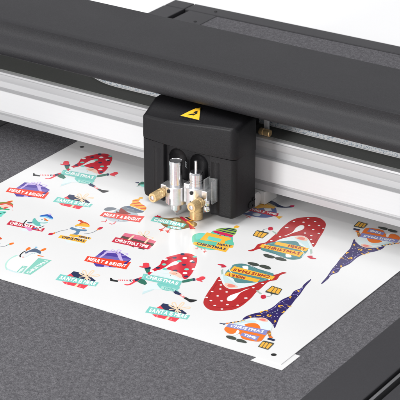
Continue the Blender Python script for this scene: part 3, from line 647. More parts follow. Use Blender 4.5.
  ('p','wood',[(170.53,-169.81),(171.19,-165.69),(174.0,-169.15),(178.0,-174.96),(176.72,-176.83)],0),
  ('p','gold',[(173.18,-171.79),(174.46,-169.9),(175.69,-171.74),(174.58,-173.51)],0),
  ('p','orange',[(176.09,-176.2),(177.72,-174.1),(180.12,-175.68),(178.37,-178.37)],0),
  ('p','navy',[(177.72,-180.88),(177.75,-177.74),(183.31,-177.78),(183.45,-180.81),(181.22,-180.69)],1),
  ('p','gold',[(178.02,-195.17),(176.88,-186.62),(185.69,-184.53),(187.04,-195.46)],0),
  ('p','moss',[(177.67,-195.39),(176.31,-186.47),(176.97,-186.56),(178.64,-195.79)],0),
  ('p','moss',[(180.8,-195.41),(179.0,-185.76),(179.66,-185.85),(181.54,-195.45)],0),
  ('p','moss',[(183.75,-195.55),(181.92,-185.42),(182.66,-185.46),(184.49,-195.58)],0),
  ('p','moss',[(186.7,-195.68),(185.52,-184.64),(186.48,-185.05),(187.66,-196.08)],0),
  ('p','moss',[(177.62,-194.91),(186.6,-194.73),(187.2,-196.12),(178.01,-195.94)],0),
  ('p','moss',[(175.91,-186.21),(176.44,-184.31),(185.76,-183.45),(186.53,-185.53)],0),
 ],
 'snowman_scarf': [
  ('p','mint',[(-174.89,-110.7),(-169.84,-102.04),(-159.96,-96.17),(-157.87,-103.69),(-157.03,-109.3),(-165.97,-112.96)],1),
  ('p','olive',[(-179.92,-86.21),(-176.58,-81.29),(-172.6,-78.71),(-166.92,-78.33),(-163.26,-80.9),(-164.94,-80.89),(-171.4,-81.79),(-175.03,-86.34)],1),
  ('p','verm2',[(-178.2,-88.39),(-175.6,-85.61),(-173.34,-80.84),(-168.22,-79.73),(-163.01,-81.84),(-160.55,-86.24),(-163.59,-83.85),(-170.26,-83.25),(-173.89,-87.79)],1),
  ('p','olive',[(-176.74,-84.15),(-172.54,-80.33),(-167.43,-79.21),(-170.89,-80.91)],0),
  ('p','rust',[(-173.4,-79.23),(-172.32,-75.22),(-171.06,-73.3),(-168.72,-75.09),(-169.36,-78.27)],1),
  ('p','gold',[(-172.21,-74.6),(-170.71,-72.52),(-169.16,-74.83)],0),
  ('p','peach',[(-172.46,-89.6),(-171.0,-85.37),(-165.39,-83.38),(-162.91,-85.05),(-165.17,-89.78),(-169.91,-92.86)],1),
  ('p','emerald',[(-177.09,-95.88),(-171.9,-90.33),(-168.05,-92.19),(-161.39,-90.05),(-160.03,-92.42),(-166.07,-94.72),(-171.26,-100.25)],1),
  ('p','verm2',[(-167.32,-90.09),(-166.86,-87.61),(-163.96,-87.36),(-164.1,-89.63),(-165.57,-93.85)],0),
  ('s','ink',[(-163.05,-104.64),(-160.52,-100.3),(-159.56,-96.99)],0.9),
  ('d','rose',(-157.01,-90.2),0.7),
 ],
}

# ------------------------------------------------------------------ flatbed table (all z relative to the felt surface at z = 0)
FX0, FX1, FY0, FY1 = -.297, .250, -.430, .4865       # felt
TX0, TX1, TY0, TY1 = -.3730, .3320, -.500, .5115     # outer frame
bed = empty('flatbed_cutter_table', (0,0,0))
tag(bed, 'dark flatbed cutter table with grey felt bed and smooth charcoal frame under the gantry', 'cutting table')
bm = NB(); box(bm, FX0, FX1, FY0, FY1, -.004, -.0003); link('felt_mat', bm, M['felt'], bed)
zt = .0004; zb = -.055
bm = NB(); box(bm, TX0+.003, TX1-.003, TY0+.003, TY1-.003, -.060, -.0105); link('base_tray', bm, M['black'], bed)
# rear panel, with the seam cut in front of it
bm = NB(); box(bm, -.3438, TX1, FY1+.0012, TY1, zb, zt); link('rear_panel', bm, M['frame'], bed, bevel=.0012)
bm = NB(); box(bm, TX0, -.3450, FY1+.0012, TY1, zb, zt); link('corner_panel', bm, M['frame'], bed, bevel=.0012)
# left side: outer strip | slot | inner strip
bm = NB(); box(bm, TX0, -.3446, TY0, FY1, zb, zt); link('side_panel', bm, M['frame'], bed, bevel=.0008)
bm = NB(); box(bm, -.3362, FX0-.0002, TY0, FY1, zb, zt)
o = link('side_panel', bm, M['frame'], bed, bevel=.0008)
bm = NB(); box(bm, -.3446, -.3362, TY0, FY1, -.012, -.0085); link('guide_slot', bm, M['black'], bed)
# right side: inner strip | slot with silver rail | outer strip
bm = NB(); box(bm, FX1+.0002, .2915, TY0, FY1, zb, zt); link('side_panel', bm, M['frame'], bed, bevel=.0008)
bm = NB(); box(bm, .3035, TX1, TY0, FY1, zb, zt); link('side_panel', bm, M['frame'], bed, bevel=.0008)
bm = NB(); box(bm, .2915, .3035, TY0, FY1, -.012, -.0085); link('guide_slot', bm, M['black'], bed)
bm = NB(); box(bm, .2942, .2972, TY0, FY1, -.0084, -.0008); link('guide_rail', bm, M['silver_strip'], bed, bevel=.0006)
bm = NB(); box(bm, FX0+.0002, FX1-.0002, TY0, FY0-.0006, zb, zt); link('front_panel', bm, M['frame'], bed, bevel=.0012)
for x, y in ((-.3080,.4560), (-.3070,.4995)):
    bm = NB(); lathe(bm, [(.0019,-.0004),(.0019,.0003),(.0013,.0008)], (x,y,zt), n=24); link('panel_screw', bm, M['black'], bed, smooth=True)
for x in (TX0+.05, TX1-.05):
    for y in (TY0+.05, TY1-.05):
        bm = NB(); lathe(bm, [(.022,-.100),(.022,-.085),(.015,-.0605)], (x,y,0)); link('foot', bm, M['black'], bed, smooth=True)

floor = NB(); box(floor, -6, 6, -6, 6, -.12, -.1005)
tag(link('floor', floor, M['floor']), kind='structure')

# ------------------------------------------------------------------ gantry; its own frame, turned 1.1 degrees, origin under the beam front
GA = R(-1.1)
gan = empty('gantry', (0, .04998, 0), GA)
tag(gan, 'long gantry crossing the bed, white aluminium beam under an overhanging rounded black cover', 'gantry')
GX0, GX1 = -.360, .315      # local x extent
# aluminium profile
prof = [(.0022,.0147),(.0,.0150),(.0,.0212),(.0022,.0224),(.0026,.0248),(.0010,.0262),
        (.0010,.0490),(.0034,.0500),(.0040,.0560),(.0034,.0576),(.0004,.0590),(.0000,.0600),(.0000,.0650),(.0006,.0656),(.0012,.0672),(.0030,.0680),(.060,.0680),(.060,.0147)]
bm = NB(); prism(bm, prof, GX0, GX1); link('beam', bm, M['alu'], gan, smooth=True, angle=24)
bm = NB(); prism(bm, [(-.0028,.0268),(-.0032,.0272),(-.0032,.0486),(-.0028,.0490),(.0009,.0490),(.0009,.0266)], GX0+.001, GX1-.001)
link('white_guide_strip', bm, M['white_rail'], gan, smooth=True)
bm = NB(); box(bm, GX0+.001, GX1-.001, .0042, .0595, .0681, .0692); link('deck_plate', bm, M['deck'], gan, bevel=.0004)
bm = NB(); box(bm, GX0+.001, GX1-.001, .0600, .0640, .0147, .1060); link('rear_wall', bm, M['deck'], gan)
# steel band over the deck, tilted forward so that it catches more front light; it swings back under the cover at its left end
bm = NB()
lo = [(-.235,.058),(-.210,.0440),(-.190,.0335),(-.172,.0268),(-.155,.0245),(-.130,.0245),(-.105,.0245),(.0,.0232),(.100,.0226),(GX1-.004,.0226)]
lo = smooth_line(lo, 5)
top = []; bot = []
for x, y in lo: top.append(bm.verts.new((x, y, .0712))); bot.append(bm.verts.new((x, y+.017, .0712+.0115)))
for i in range(len(lo)-1): bm.faces.new((top[i], top[i+1], bot[i+1], bot[i]))
ret = bmesh.ops.extrude_face_region(bm, geom=bm.faces[:])
bmesh.ops.translate(bm, vec=(0,0,.0006), verts=[g for g in ret['geom'] if isinstance(g, bmesh.types.BMVert)])
link('steel_band', bm, M['band'], gan)
bm = NB()
for (x, y) in lo: pass
a = [bm.verts.new((x, y-.0002, .0711)) for x, y in lo]; b = [bm.verts.new((x, y+.0003, .0711)) for x, y in lo]
c = [bm.verts.new((x, y-.0002, .0720)) for x, y in lo]; d = [bm.verts.new((x, y+.0003, .0720)) for x, y in lo]
for i in range(len(lo)-1):
    for p, q in ((a,b),(b,d),(d,c),(c,a)): bm.faces.new((p[i], p[i+1], q[i+1], q[i]))
link('band_edge', bm, M['alu'], gan)
# cover: closed shell section
cv = [(-.0415,.1062),(-.0440,.1078),(-.0456,.1105),(-.0460,.1140),(-.0456,.1172),(-.0440,.1202),(-.0416,.1232),(-.0394,.1254),(-.0378,.1280),(-.0370,.1310),(-.0369,.1345),(-.0371,.1375),(-.0374,.1399)]
cv += [(-.0366,.1403),(-.030,.1404),(.020,.1408),(.060,.1404)]
cv += arc(.0590,.1344,.0060,85,5,6)
cv += [(.0655,.110),(.0655,.080),(.0625,.080),(.0620,.1060),(-.036,.1068)]
bm = NB(); prism(bm, cv, GX0-.012, GX1+.012); link('cover', bm, M['cover'], gan, smooth=True, angle=40)
# gantry ends standing on the guides (outside the picture)
for x0, x1 in ((GX0-.034, GX0-.0125), (GX1+.0125, GX1+.034)):
    bm = NB(); prism(bm, [(-.046,.004),(-.050,.106),(-.046,.141),(.060,.143),(.068,.120),(.068,.004)], x0, x1)
    link('end_plate', bm, M['cover'], gan, bevel=.003)

# ------------------------------------------------------------------ tool carriage (same local frame as the gantry)
car = empty('tool_carriage', (0, .04998, 0), GA)
tag(car, 'black carriage box on the gantry beam with two silver tool clamps and yellow warning triangle', 'carriage')
CX0, CX1 = -.0662, .0385
def front_y(x):
    t = (x-CX0)/(CX1-CX0)
    y = -.0565 - .0030*math.sin(math.pi*min(1,max(0,t)))
    r = .0045
    if x < CX0+r: y += r-math.sqrt(max(0, r*r-(CX0+r-x)**2))
    r = .0055
    if x > CX1-r: y += r-math.sqrt(max(0, r*r-(x-CX1+r)**2))
    return y
def sm(t): t = min(1, max(0, t)); return t*t*(3-2*t)
def channel(x, z):
    d = 0
    # step into the recess
    inr = sm((x+.0405)/.0025)*sm((.0122-x)/.0022)
    d += .0045*inr*sm((.0655-z)/.0015)
    for cx, w in ((-.0262,.0105), (-.0026,.0100)):
        u = abs(x-cx)/w
        zz = (z-.0520)/.0105
        rr = u*u+(zz*zz if zz > 0 else 0)
        if rr < 1: d += .0080*(1-rr)**.75
    # fine vertical flutes beside the channels
    for cx in (-.0476, .0178):
        u = abs(x-cx)/.0045
        if u < 1 and z < .0600: d += .0012*(1-u*u)
    return d
def zbot(x):
    inr = sm((x+.0415)/.003)*sm((.0130-x)/.003)
    z = .0060+.0065*inr
    z += .0035*sm((CX0+.004-x)/.004)+.002*sm((x-CX1+.005)/.005)
    return z
bm = NB()
NX, NZ = 230, 110; ZT = .0655
grid = []
for i in range(NX+1):
    x = CX0+(CX1-CX0)*i/NX; col = []
    zb_ = zbot(x)
    for j in range(NZ+1):
        z = zb_+(ZT-zb_)*j/NZ
        y = front_y(x)+channel(x, z)
        e = (z-zb_)/.003
        if e < 1: y += .003*(1-math.sqrt(max(0, 1-(1-e)**2)))
        col.append(bm.verts.new((x, y, z)))
    grid.append(col)
for i in range(NX):
    for j in range(NZ): bm.faces.new((grid[i][j], grid[i+1][j], grid[i+1][j+1], grid[i][j+1]))
yb = -.0225
back = [(bm.verts.new((CX0+(CX1-CX0)*i/NX, yb, zbot(CX0+(CX1-CX0)*i/NX))), bm.verts.new((CX0+(CX1-CX0)*i/NX, yb, ZT))) for i in range(NX+1)]
for i in range(NX):
    bm.faces.new((grid[i][0], grid[i+1][0], back[i+1][0], back[i][0]))
    bm.faces.new((grid[i][NZ], grid[i+1][NZ], back[i+1][1], back[i][1]))
    bm.faces.new((back[i][0], back[i+1][0], back[i+1][1], back[i][1]))
for i, s in ((0,0),(NX,NX)): bm.faces.new([grid[i][j] for j in range(NZ+1)]+[back[s][1], back[s][0]])
lower = link('lower_housing', bm, M['housing'], car, smooth=True, angle=50)
# upper cap: lofted sections along x, bowed front, crest slightly higher on the right
bm = NB(); secs = []
N = 60
for i in range(N+1):
    x = CX0-.0004+(CX1-CX0+.0008)*i/N; t = i/N
    ed = 0
    for e0 in (abs(x-CX0+.0004), abs(CX1+.0004-x)):
        if e0 < .005: ed = max(ed, .005-math.sqrt(max(0, .005**2-(.005-e0)**2)))
    fy = front_y(x)-.0006 - .0010*math.sin(math.pi*t)
    zc = .0895+.0075*sm(t*1.05)-ed*.8
    s = [(fy+.0014,.0656),(fy+.0002,.0664),(fy-.0002,.0700),(fy,.0800)]
    s += [(fy+.0030-.0030*math.cos(R(a)), zc-.003+.0030*math.sin(R(a))) for a in (0,15,30,45,60,75,90)]
    s += [(fy+.010, zc+.0012+(.0985-zc)*.3), (fy+.020, .0997-ed*.7), (-.0262, .1003-ed*.8), (-.0238,.0995-ed*.8), (-.0227,.0975-ed*.5), (-.0225,.0860), (-.0225,.0745), (-.0225,.0656)]
    secs.append([bm.verts.new((x, p[0], p[1])) for p in s])
n = len(secs[0])
for a, b in zip(secs, secs[1:]):
    for k in range(n): bm.faces.new((a[k], a[(k+1)%n], b[(k+1)%n], b[k]))
bm.faces.new(secs[0][::-1]); bm.faces.new(secs[-1])
link('upper_cap', bm, M['housing'], car, smooth=True, angle=42)

# mount behind the box that carries it on the beam
bm = NB(); prism(bm, [(-.0224,.0180),(-.0224,.0960),(.0160,.0960),(.0160,.0735),(-.0040,.0735),(-.0040,.0180)], -.0560, .0180)
link('beam_mount', bm, M['housing'], car, bevel=.001)
# warning triangle on the cap top
def flat(name, polys, mats, parent, zz, loc=(0,0,0)):
    bm = NB()
    for k, (pts, mi, dz) in enumerate(polys):
        f = bm.faces.new([bm.verts.new((p[0], p[1], zz(p[0],p[1])+dz)) for p in pts]); f.material_index = mi
    for f in bm.faces: pass
    o = link(name, bm, mats, parent, loc=loc)
    return o
def capz(x, y):
    t = (x-CX0)/(CX1-CX0); fy = front_y(x)-.0006-.0010*math.sin(math.pi*t); zc = .0895+.0075*sm(t*1.05)
    K = [(fy+.003, zc), (fy+.010, zc+.0012+(.0985-zc)*.3), (fy+.020,.0997), (-.0262,.1003)]
    for (a, za), (b, zb2) in zip(K, K[1:]):
        if y <= b: return za+(zb2-za)*(y-a)/(b-a)
    return .1003
def sub(tri, n=8):
    # subdivide a triangle so that it follows the cap
    A, B, C = map(Vector, tri); out = []
    for i in range(n):
        for j in range(n-i):
            p = lambda a, b: tuple(A+(B-A)*(a/n)+(C-A)*(b/n))
            out.append([p(i,j), p(i+1,j), p(i,j+1)])
            if i+j < n-1: out.append([p(i+1,j), p(i+1,j+1), p(i,j+1)])
    return out
T0 = [(-.0250,-.0530),(-.0020,-.0550),(-.0130,-.0365)]
cen = Vector((sum(p[0] for p in T0)/3, sum(p[1] for p in T0)/3))
sc = lambda k: [tuple(cen+(Vector(p)-cen)*k) for p in T0]
wl = flat('warning_label', [(t, 0, .0005) for t in sub(sc(1.08))]+[(t, 1, .0007) for t in sub(sc(.96))], [M['ink_black'], M['label_yellow']], car, capz)
def off2(pts, ox=0, oy=0, s=1): return [(cen.x+ox+p[0]*s*.001, cen.y+oy+p[1]*s*.001) for p in pts]
bolt = [off2([(-5.2,-3.4),(-2.2,-2.6),(-2.0,-.2),(-3.2,-1.6)]), off2([(-2.6,-2.4),(.4,-1.8),(.8,.6),(-2.0,-.4)]), off2([(.2,-1.6),(1.2,-2.6),(3.4,1.2),(1.6,1.0)]),
        off2([(1.4,.6),(3.6,1.2),(1.4,4.8),(.2,3.2)]), off2([(-.8,1.2),(.8,.8),(.6,4.0),(-.6,3.0)])]
flat('warning_symbol', [(p, 0, .0009) for p in bolt], [M['ink_black']], wl, capz)

# small printed square mark on the recess wall
bm = NB()
ix, iz, iy = -.0200, .0455, -.0587
iy = front_y(ix)+channel(ix, iz)-.0002
def q(x0,x1,z0,z1):
    for k in range(4):
        a_, b_ = x0+(x1-x0)*k/4, x0+(x1-x0)*(k+1)/4
        bm.faces.new([bm.verts.new((x, front_y(x)+channel(x, z)-.0004, z)) for x, z in ((a_,z0),(b_,z0),(b_,z1),(a_,z1))])
s_ = .0026
for a in ((-1,-.75,-1,1),(.75,1,-1,1),(-.75,.75,-1,-.75),(-.75,.75,.75,1),(-.3,.3,-.45,-.15),(-.3,.3,.15,.45)):
    q(ix+a[0]*s_, ix+a[1]*s_, iz+a[2]*s_*1.1, iz+a[3]*s_*1.1)
link('printed_mark', bm, M['print_grey'], car)

# bolt on the right side, roller and bracket at the beam, brass fitting
bm = NB(); lathe(bm, [(.0036,0),(.0036,.0010),(.0026,.0016),(.0026,.0022),(.0012,.0023),(.0012,.0008)], (CX1+.0002,-.0300,.0125), 'x', 24); link('side_bolt', bm, M['black'], car, smooth=True)
bm = NB(); lathe(bm, [(.0017,0),(.0017,.0010),(.0009,.0011),(.0009,.0004)], (CX1+.0002,-.0252,.0165), 'x', 24); link('side_bolt', bm, M['black'], car, smooth=True)
bm = NB(); prism(bm, [(-.0012,.0010),(-.0016,.0050),(-.0016,.0144),(.0200,.0144),(.0200,.0010)], .0225, .0365); link('roller_block', bm, M['white_plastic'], car, bevel=.0008)
bm = NB(); lathe(bm, [(.0060,-.0034),(.0072,-.0024),(.0072,.0024),(.0060,.0034)], (.0290,-.0080,.0080), 'x', 40)
lathe(bm, [(.0022,-.0036),(.0022,.0036)], (.0290,-.0080,.0080), 'x', 20)
link('roller', bm, M['white_plastic'], car, smooth=True)
bm = NB(); lathe(bm, [(.0030,.0),(.0034,.0006),(.0034,.0040),(.0027,.0044),(.0027,.0060),(.0034,.0064),(.0034,.0110),(.0028,.0116)], (.0268,.0035,.0728), 'x', 32); link('brass_fitting', bm, M['brass'], car, smooth=True)
bm = NB(); box(bm, .0275, .0325, .0085, .0115, .0693, .0960); box(bm, .0180, .0275, .0086, .0114, .0860, .0950); link('cable_bracket', bm, M['alu'], car, bevel=.0006)

# two clamps (world-like coordinates converted into the carriage frame)
ca, sa = math.cos(-GA), math.sin(-GA)
def loc(x, y):
    dx, dy = x, y-.04998
    return (ca*dx-sa*dy, sa*dx+ca*dy)
LX, LY = loc(-.0218,-.0160); RX, RY = loc(-.0014,-.0130)
def screw(px, py, pz, parent, L=.0185, r=.0046):
    bm = NB()
    lathe(bm, [(.0020,0),(.0020,-.0014),(r*.86,-.0016),(r,-.0022),(r,-.0062),(r*.93,-.0065),(r*.93,-.0071),(r,-.0074),(r,-L+.0008),(r*.9,-L),(r*.55,-L),(r*.5,-L+.0008)], (px,py,pz), 'y', 72)
    for v in bm.verts:      # fine knurling
        dx, dz = v.co.x-px, v.co.z-pz; a = round(math.atan2(dz, dx)/(2*math.pi)*72)
        if a % 2 and v.co.y < py-.002 and v.co.y > py-L+.0004 and math.hypot(dx, dz) > r*.8:
            v.co.x = px+dx*.955; v.co.z = pz+dz*.955
    o = link('thumbscrew', bm, M['brass'], parent, smooth=True, angle=30)
    bm = NB(); lathe(bm, [(r*.42,.0),(r*.42,-.0010),(r*.30,-.0013)], (px,py-L+.0009,pz), 'y', 24); link('screw_tip', bm, M['steel'], o, smooth=True)
    return o
def clamp(cx, cy, z0, z1, side, r=.0068):
    bm = NB()
    pts = arc(cx, cy, r+.0030, 200, 340, 14)
    pts = [(cx-.0100, cy+.0085),(cx-.0100, cy+.0006)]+pts+[(cx+.0100, cy+.0006),(cx+.0100, cy+.0085)]
    prism(bm, pts, z0, z1, 'z')
    o = link('tool_clamp', bm, M['clamp'], car, bevel=.0007)
    # ear holding the screw
    bm = NB(); ex = cx+side*.0112
    prism(bm, [(ex-.0036, cy-.0040),(ex+.0034, cy-.0040),(ex+.0034, cy+.0070),(ex-.0036, cy+.0070)], z0+.0050, z1-.0015, 'z')
    link('clamp_ear', bm, M['clamp'], o, bevel=.0007)
    bm = NB(); lathe(bm, [(.0018,0),(.0018,-.0008),(.0008,-.0009)], (cx+side*.0015, cy-r-.0029, z1-.0035), 'y', 20); link('set_screw', bm, M['black'], o, smooth=True)
    bm = NB(); box(bm, cx-.0004, cx+.0004, cy-r-.0033, cy-r-.0028, z0+.0008, z0+.0065); link('clamp_slit', bm, M['black'], o)
    return o
cl = clamp(LX, LY, .0140, .0318, -1)
screw(LX-.0112, LY-.0040, .0235, cl)
cr = clamp(RX, RY, .0160, .0345, 1)
screw(RX+.0100, RY-.0060, .0232, cr, .0170, .0048)
# back plates joining the clamps to the carriage
bm = NB(); box(bm, LX+.0105, LX+.0170, LY-.0030, LY+.0120, .0180, .0370); link('clamp_plate', bm, M['clamp'], car, bevel=.0008)
bm = NB(); box(bm, LX-.0090, LX+.0090, LY+.0088, LY+.0175, .0170, .0300); link('clamp_arm', bm, M['clamp'], car, bevel=.0006)
bm = NB(); box(bm, RX-.0090, RX+.0090, RY+.0088, RY+.0140, .0180, .0320); link('clamp_arm', bm, M['clamp'], car, bevel=.0006)
# clear U guard at the right clamp
bm = NB()
ux0, ux1, uy0, uy1 = RX+.0102, RX+.0200, RY-.0030, RY+.0040
for a in ((ux0,ux0+.0012,uy0,uy1+.004),(ux1-.0012,ux1,uy0,uy1+.004),(ux0+.0012,ux1-.0012,uy1,uy1+.0012)): box(bm, a[0],a[1],a[2],a[3],.0215,.0440)
link('clear_guard', bm, M['acrylic'], car)
for dx, zz in ((.0150,.0232),(.0150,.0172)):
    bm = NB(); lathe(bm, [(.0008,-.0032),(.0026,-.0026),(.0031,-.0008),(.0031,.0008),(.0026,.0026),(.0014,.0030)], (RX+.0155, RY-.0050, zz), 'z', 24); link('adjusting_ball', bm, M['steel'], car, smooth=True)

# the two tools, each held by a clamp
tl = empty('drag_knife', (-.0218,-.0160,0), GA)
tag(tl, 'plain silver knife barrel with flat dark top and fine pointed tip in the left clamp', 'knife holder')
bm = NB(); lathe(bm, [(.0056,.0150),(.0061,.0156),(.0061,.0510),(.0060,.0512),(.0060,.0520),(.0064,.0522),(.0064,.0556),(.0061,.0562),(.0057,.0562),(.0055,.0554)], (0,0,0)); link('barrel', bm, M['steel'], tl, smooth=True, angle=25)
bm = NB(); lathe(bm, [(.0053,.0549),(.0053,.0556)], (0,0,0)); link('top_cap', bm, M['silver_strip'], tl, smooth=True)
bm = NB(); lathe(bm, [(.0034,.0062),(.0050,.0074),(.0050,.0149)], (0,0,0)); link('collar', bm, M['clamp'], tl, smooth=True, angle=25)
bm = NB(); lathe(bm, [(.0009,.0026),(.0022,.0044),(.0024,.0061)], (0,0,0), n=32); link('nose', bm, M['clamp'], tl, smooth=True, angle=25)
bm = NB(); lathe(bm, [(.0002,.0009),(.0007,.0025)], (0,0,0), n=16); link('blade_tip', bm, M['silver_strip'], tl, smooth=True)
tr = empty('creasing_tool', (-.0014,-.0130,0), GA)
tag(tr, 'silver plunger tool with thin top rod and brass foot in the right clamp', 'tool holder')
bm = NB(); lathe(bm, [(.0066,.0180),(.0066,.0385),(.0061,.0388),(.0061,.0394),(.0068,.0397),(.0068,.0408),(.0061,.0411),(.0061,.0416),(.0066,.0419),(.0066,.0470),(.0056,.0486)], (0,0,0)); link('barrel', bm, M['steel'], tr, smooth=True, angle=25)
bm = NB(); lathe(bm, [(.0016,.0487),(.0016,.0592),(.0012,.0598)], (0,0,0), n=28); link('plunger_rod', bm, M['steel'], tr, smooth=True, angle=25)
bm = NB(); lathe(bm, [(.0054,.0012),(.0062,.0018),(.0062,.0090),(.0058,.0094),(.0058,.0102),(.0062,.0106),(.0062,.0158),(.0055,.0162)], (0,0,0)); link('brass_foot', bm, M['brass'], tr, smooth=True, angle=25)
bm = NB(); lathe(bm, [(.0030,.0008),(.0030,.0012)], (0,0,0), n=28); link('foot_pad', bm, M['black'], tr, smooth=True)

# ------------------------------------------------------------------ printed sheet, curled a hair; stickers are printed on it
SZ = .0007
sheet = empty('sticker_sheet', (.0013,-.0640,0))
tag(sheet, 'white glossy vinyl sheet printed with rows of christmas stickers on the felt bed', 'sticker sheet')
bm = NB(); box(bm, -.2071,.2077,-.1470,.1470,.0001,SZ); link('backing_sheet', bm, M['sheet'], sheet)
SX, SY = sheet.location.x, sheet.location.y
def mark(x, y):
    bm = NB()
    f = bm.faces.new([bm.verts.new((x-SX+.0024*math.cos(a*math.pi/20), y-SY+.0024*math.sin(a*math.pi/20), SZ+.00002)) for a in range(40)])
    link('registration_mark', bm, M['ink_black'], sheet)
for x, y in ((-.1931,.0703), (.1957,-.2004), (.1957,.0703)): mark(x, y)
corner = NB()
prism(corner, [(.1842,-.2178),(.2140,-.2184),(.2142,-.1893),(.1900,-.1890)], .0000, .00009, 'z')
tag(link('paper_square', corner, M['sheet']), 'small white paper square sticking out beneath the front right corner of the sticker sheet', 'paper')

def sticker(name, kind, label, dx=0, dy=0, rot=False, data=None):
    bm = NB(); mats = []; idx = {}
    def mi(c):
        if c not in idx: idx[c] = len(mats); mats.append(ink(c))
        return idx[c]
    its = ART[name]; z = 0.00001
    allp = []
    def X(p):
        x, y = p
        if rot: x, y = dx-x, dy-y
        else: x, y = x+dx, y+dy
        x = x/1000-SX; y = y/1000-SY
        x = max(-.2068, min(.2074, x)); y = max(-.1467, min(.1467, y))
        return (x, y, SZ+z)
    for it in its:
        z += .000003
        if it[0] == 'p':
            pts = smooth_loop(it[2], 5) if it[3] else it[2]
            try: f = bm.faces.new([bm.verts.new(X(p)) for p in pts]); f.material_index = mi(it[1])
            except ValueError: pass
        elif it[0] == 'd':
            f = bm.faces.new([bm.verts.new(X((it[2][0]+it[3]*math.cos(a*math.pi/10), it[2][1]+it[3]*math.sin(a*math.pi/10)))) for a in range(20)]); f.material_index = mi(it[1])
        elif it[0] == 's':
            pts = smooth_line([tuple(p) for p in it[2]]); w = it[3]/2; L = []; Q = []
            for i, p in enumerate(pts):
                a = Vector(pts[max(0,i-1)]); b = Vector(pts[min(len(pts)-1,i+1)]); d = (b-a)
                if d.length < 1e-6: d = Vector((1,0))
                d.normalize(); nrm = Vector((-d.y,d.x))*w
                L.append(bm.verts.new(X(Vector(p)+nrm))); Q.append(bm.verts.new(X(Vector(p)-nrm)))
            for i in range(len(pts)-1):
                f = bm.faces.new((L[i],L[i+1],Q[i+1],Q[i])); f.material_index = mi(it[1])
        elif it[0] == 't':
            vs, fs = text_geo(it[2]); bl, br, tl_ = map(Vector, it[3:6])
            V = [bm.verts.new(X(bl+(br-bl)*u+(tl_-bl)*v)) for u, v in vs]
            for f_ in fs:
                try: f = bm.faces.new([V[k] for k in f_]); f.material_index = mi(it[1])
                except ValueError: pass
    me = bpy.data.meshes.new(kind)
    for f in bm.faces: 
        f.normal_update()
        if f.normal.z < 0: f.normal_flip()
    bm.to_mesh(me); bm.free()
    for m in mats: me.materials.append(m)
    o = bpy.data.objects.new(kind, me); COL.objects.link(o); o.parent = sheet
    if label: o['label'] = label
    return o
LIST = [
 ('gnome_leap','gnome_sticker','leaping gnome in dotted red hat, in front of the knife',0,0,False),
 ('gnome_leap','gnome_sticker','leaping gnome in dotted red hat, near the sheet corner by the beam',-196.8,147.7,False),
 ('gift_purple','gift_sticker','purple gift with red banner reading MERRY & BRIGHT, in the middle row',0,0,False),
 ('gift_purple','gift_sticker','purple gift with red banner reading MERRY & BRIGHT, by the left sheet edge',-152.6,82.7,False),
 ('gift_navy','gift_sticker','navy and red gift with SANTA IS HERE banner, below the leaping gnome',0,0,False),
 ('gift_navy','gift_sticker','navy and red gift with SANTA IS HERE banner, at the front sheet edge',-100.7,8.6,False),
 ('gift_navy','gift_sticker','navy and red gift with SANTA IS HERE banner, beside the rear left corner',-202.5,141.2,False),
 ('gift_pink','gift_sticker','pink and brown gift with crimson banner',0,0,False),
 ('snowman_blue_hat','snowman_sticker','snowman with blue hat and crimson banner',0,0,False),
 ('snowman_orange_hat','snowman_sticker','snowman with orange hat, blue scarf and yellow banner',0,0,False),
 ('snowman_edge','snowman_sticker','snowman cut off by the left border with one orange mitten',0,0,False),
 ('snowman_lying','snowman_sticker','lying snowman with slanting teal banner',0,0,False),
 ('snowman_scarf','snowman_sticker','snowman with green scarf and striped hat at the left border',0,0,False),
 ('bird_grey','bird_sticker','grey bird in an orange striped hat with red banner',0,0,False),
 ('bird_brown','bird_sticker','brown bird with red scarf and teal banner under the knife',0,0,False),
 ('bird_teal','bird_sticker','teal bird in a green striped hat with yellow banner',0,0,False),
 ('bird_navy','bird_sticker','blue bird with crimson banner next to the roller',0,0,False),
 ('gnome_fragment','gnome_sticker','green sticker mostly hidden behind the carriage',0,0,False),
 ('gnome_red','gnome_sticker','upright gnome in long red hat with white dots',0,0,False),
 ('gnome_red','gnome_sticker','upside down gnome in long red hat with white dots',202.6,-110.4,True),
 ('gnome_navy','gnome_sticker','upright gnome in navy hat with moons and stars, at the front corner',0,0,False),
 ('gnome_navy','gnome_sticker','upside down gnome in navy hat with moons and stars, near the beam',315.8,-132.0,True),
]
for a in LIST: sticker(*a)

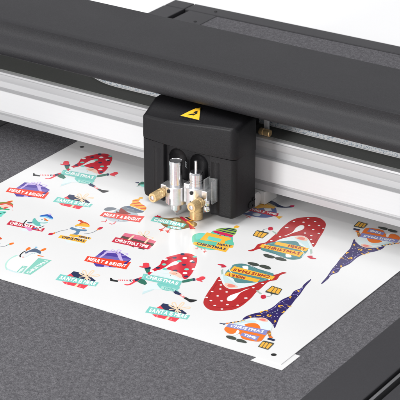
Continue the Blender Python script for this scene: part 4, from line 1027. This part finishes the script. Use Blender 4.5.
# ------------------------------------------------------------------ camera
cam = bpy.data.cameras.new('camera'); co = bpy.data.objects.new('camera', cam); COL.objects.link(co)
cam.sensor_width = 36; cam.lens = 36*2030.9/400; cam.clip_start = .05; cam.clip_end = 100
co.location = (.9363,-1.4528,.7891); co.rotation_euler = (1.1499, 0, .5752)
cam.dof.use_dof = True; cam.dof.focus_distance = 1.86; cam.dof.aperture_fstop = 45
scene.camera = co

# ------------------------------------------------------------------ light: white studio, large softboxes
w = bpy.data.worlds.new('World'); scene.world = w; w.use_nodes = True
nt = w.node_tree; bg = nt.nodes['Background']
tc = nt.nodes.new('ShaderNodeTexCoord'); sp = nt.nodes.new('ShaderNodeSeparateXYZ'); nt.links.new(tc.outputs['Generated'], sp.inputs[0])
rp = nt.nodes.new('ShaderNodeValToRGB'); e = rp.color_ramp.elements
mr = nt.nodes.new('ShaderNodeMapRange'); mr.inputs['From Min'].default_value = -1; mr.inputs['From Max'].default_value = 1
nt.links.new(sp.outputs['Z'], mr.inputs['Value']); nt.links.new(mr.outputs['Result'], rp.inputs['Fac'])
e[0].position = .62; e[0].color = (.80,.80,.82,1); e[1].position = .85; e[1].color = (.34,.34,.35,1)
nt.links.new(rp.outputs['Color'], bg.inputs['Color']); bg.inputs['Strength'].default_value = 1.0
def area(name, loc_, target, size, power, col=(1,1,1), sy=None):
    l = bpy.data.lights.new(name, 'AREA'); l.energy = power; l.size = size; l.color = col
    if sy: l.shape = 'RECTANGLE'; l.size_y = sy
    o = bpy.data.objects.new(name, l); COL.objects.link(o); o.location = loc_
    o.rotation_euler = (Vector(target)-Vector(loc_)).to_track_quat('-Z','Y').to_euler(); return o
area('softbox_front', (-.75,-2.75,.80), (0,.05,.05), .9, 58, (1,.995,.985))
area('softbox_top', (-.3,-.5,2.35), (0,.05,0), 1.5, 46)

scene.view_settings.view_transform = 'Standard'; scene.view_settings.look = 'None'
scene.view_settings.exposure = .1; scene.view_settings.gamma = 1
scene.render.engine = 'CYCLES'
scene.cycles.max_bounces = 8; scene.cycles.transparent_max_bounces = 8
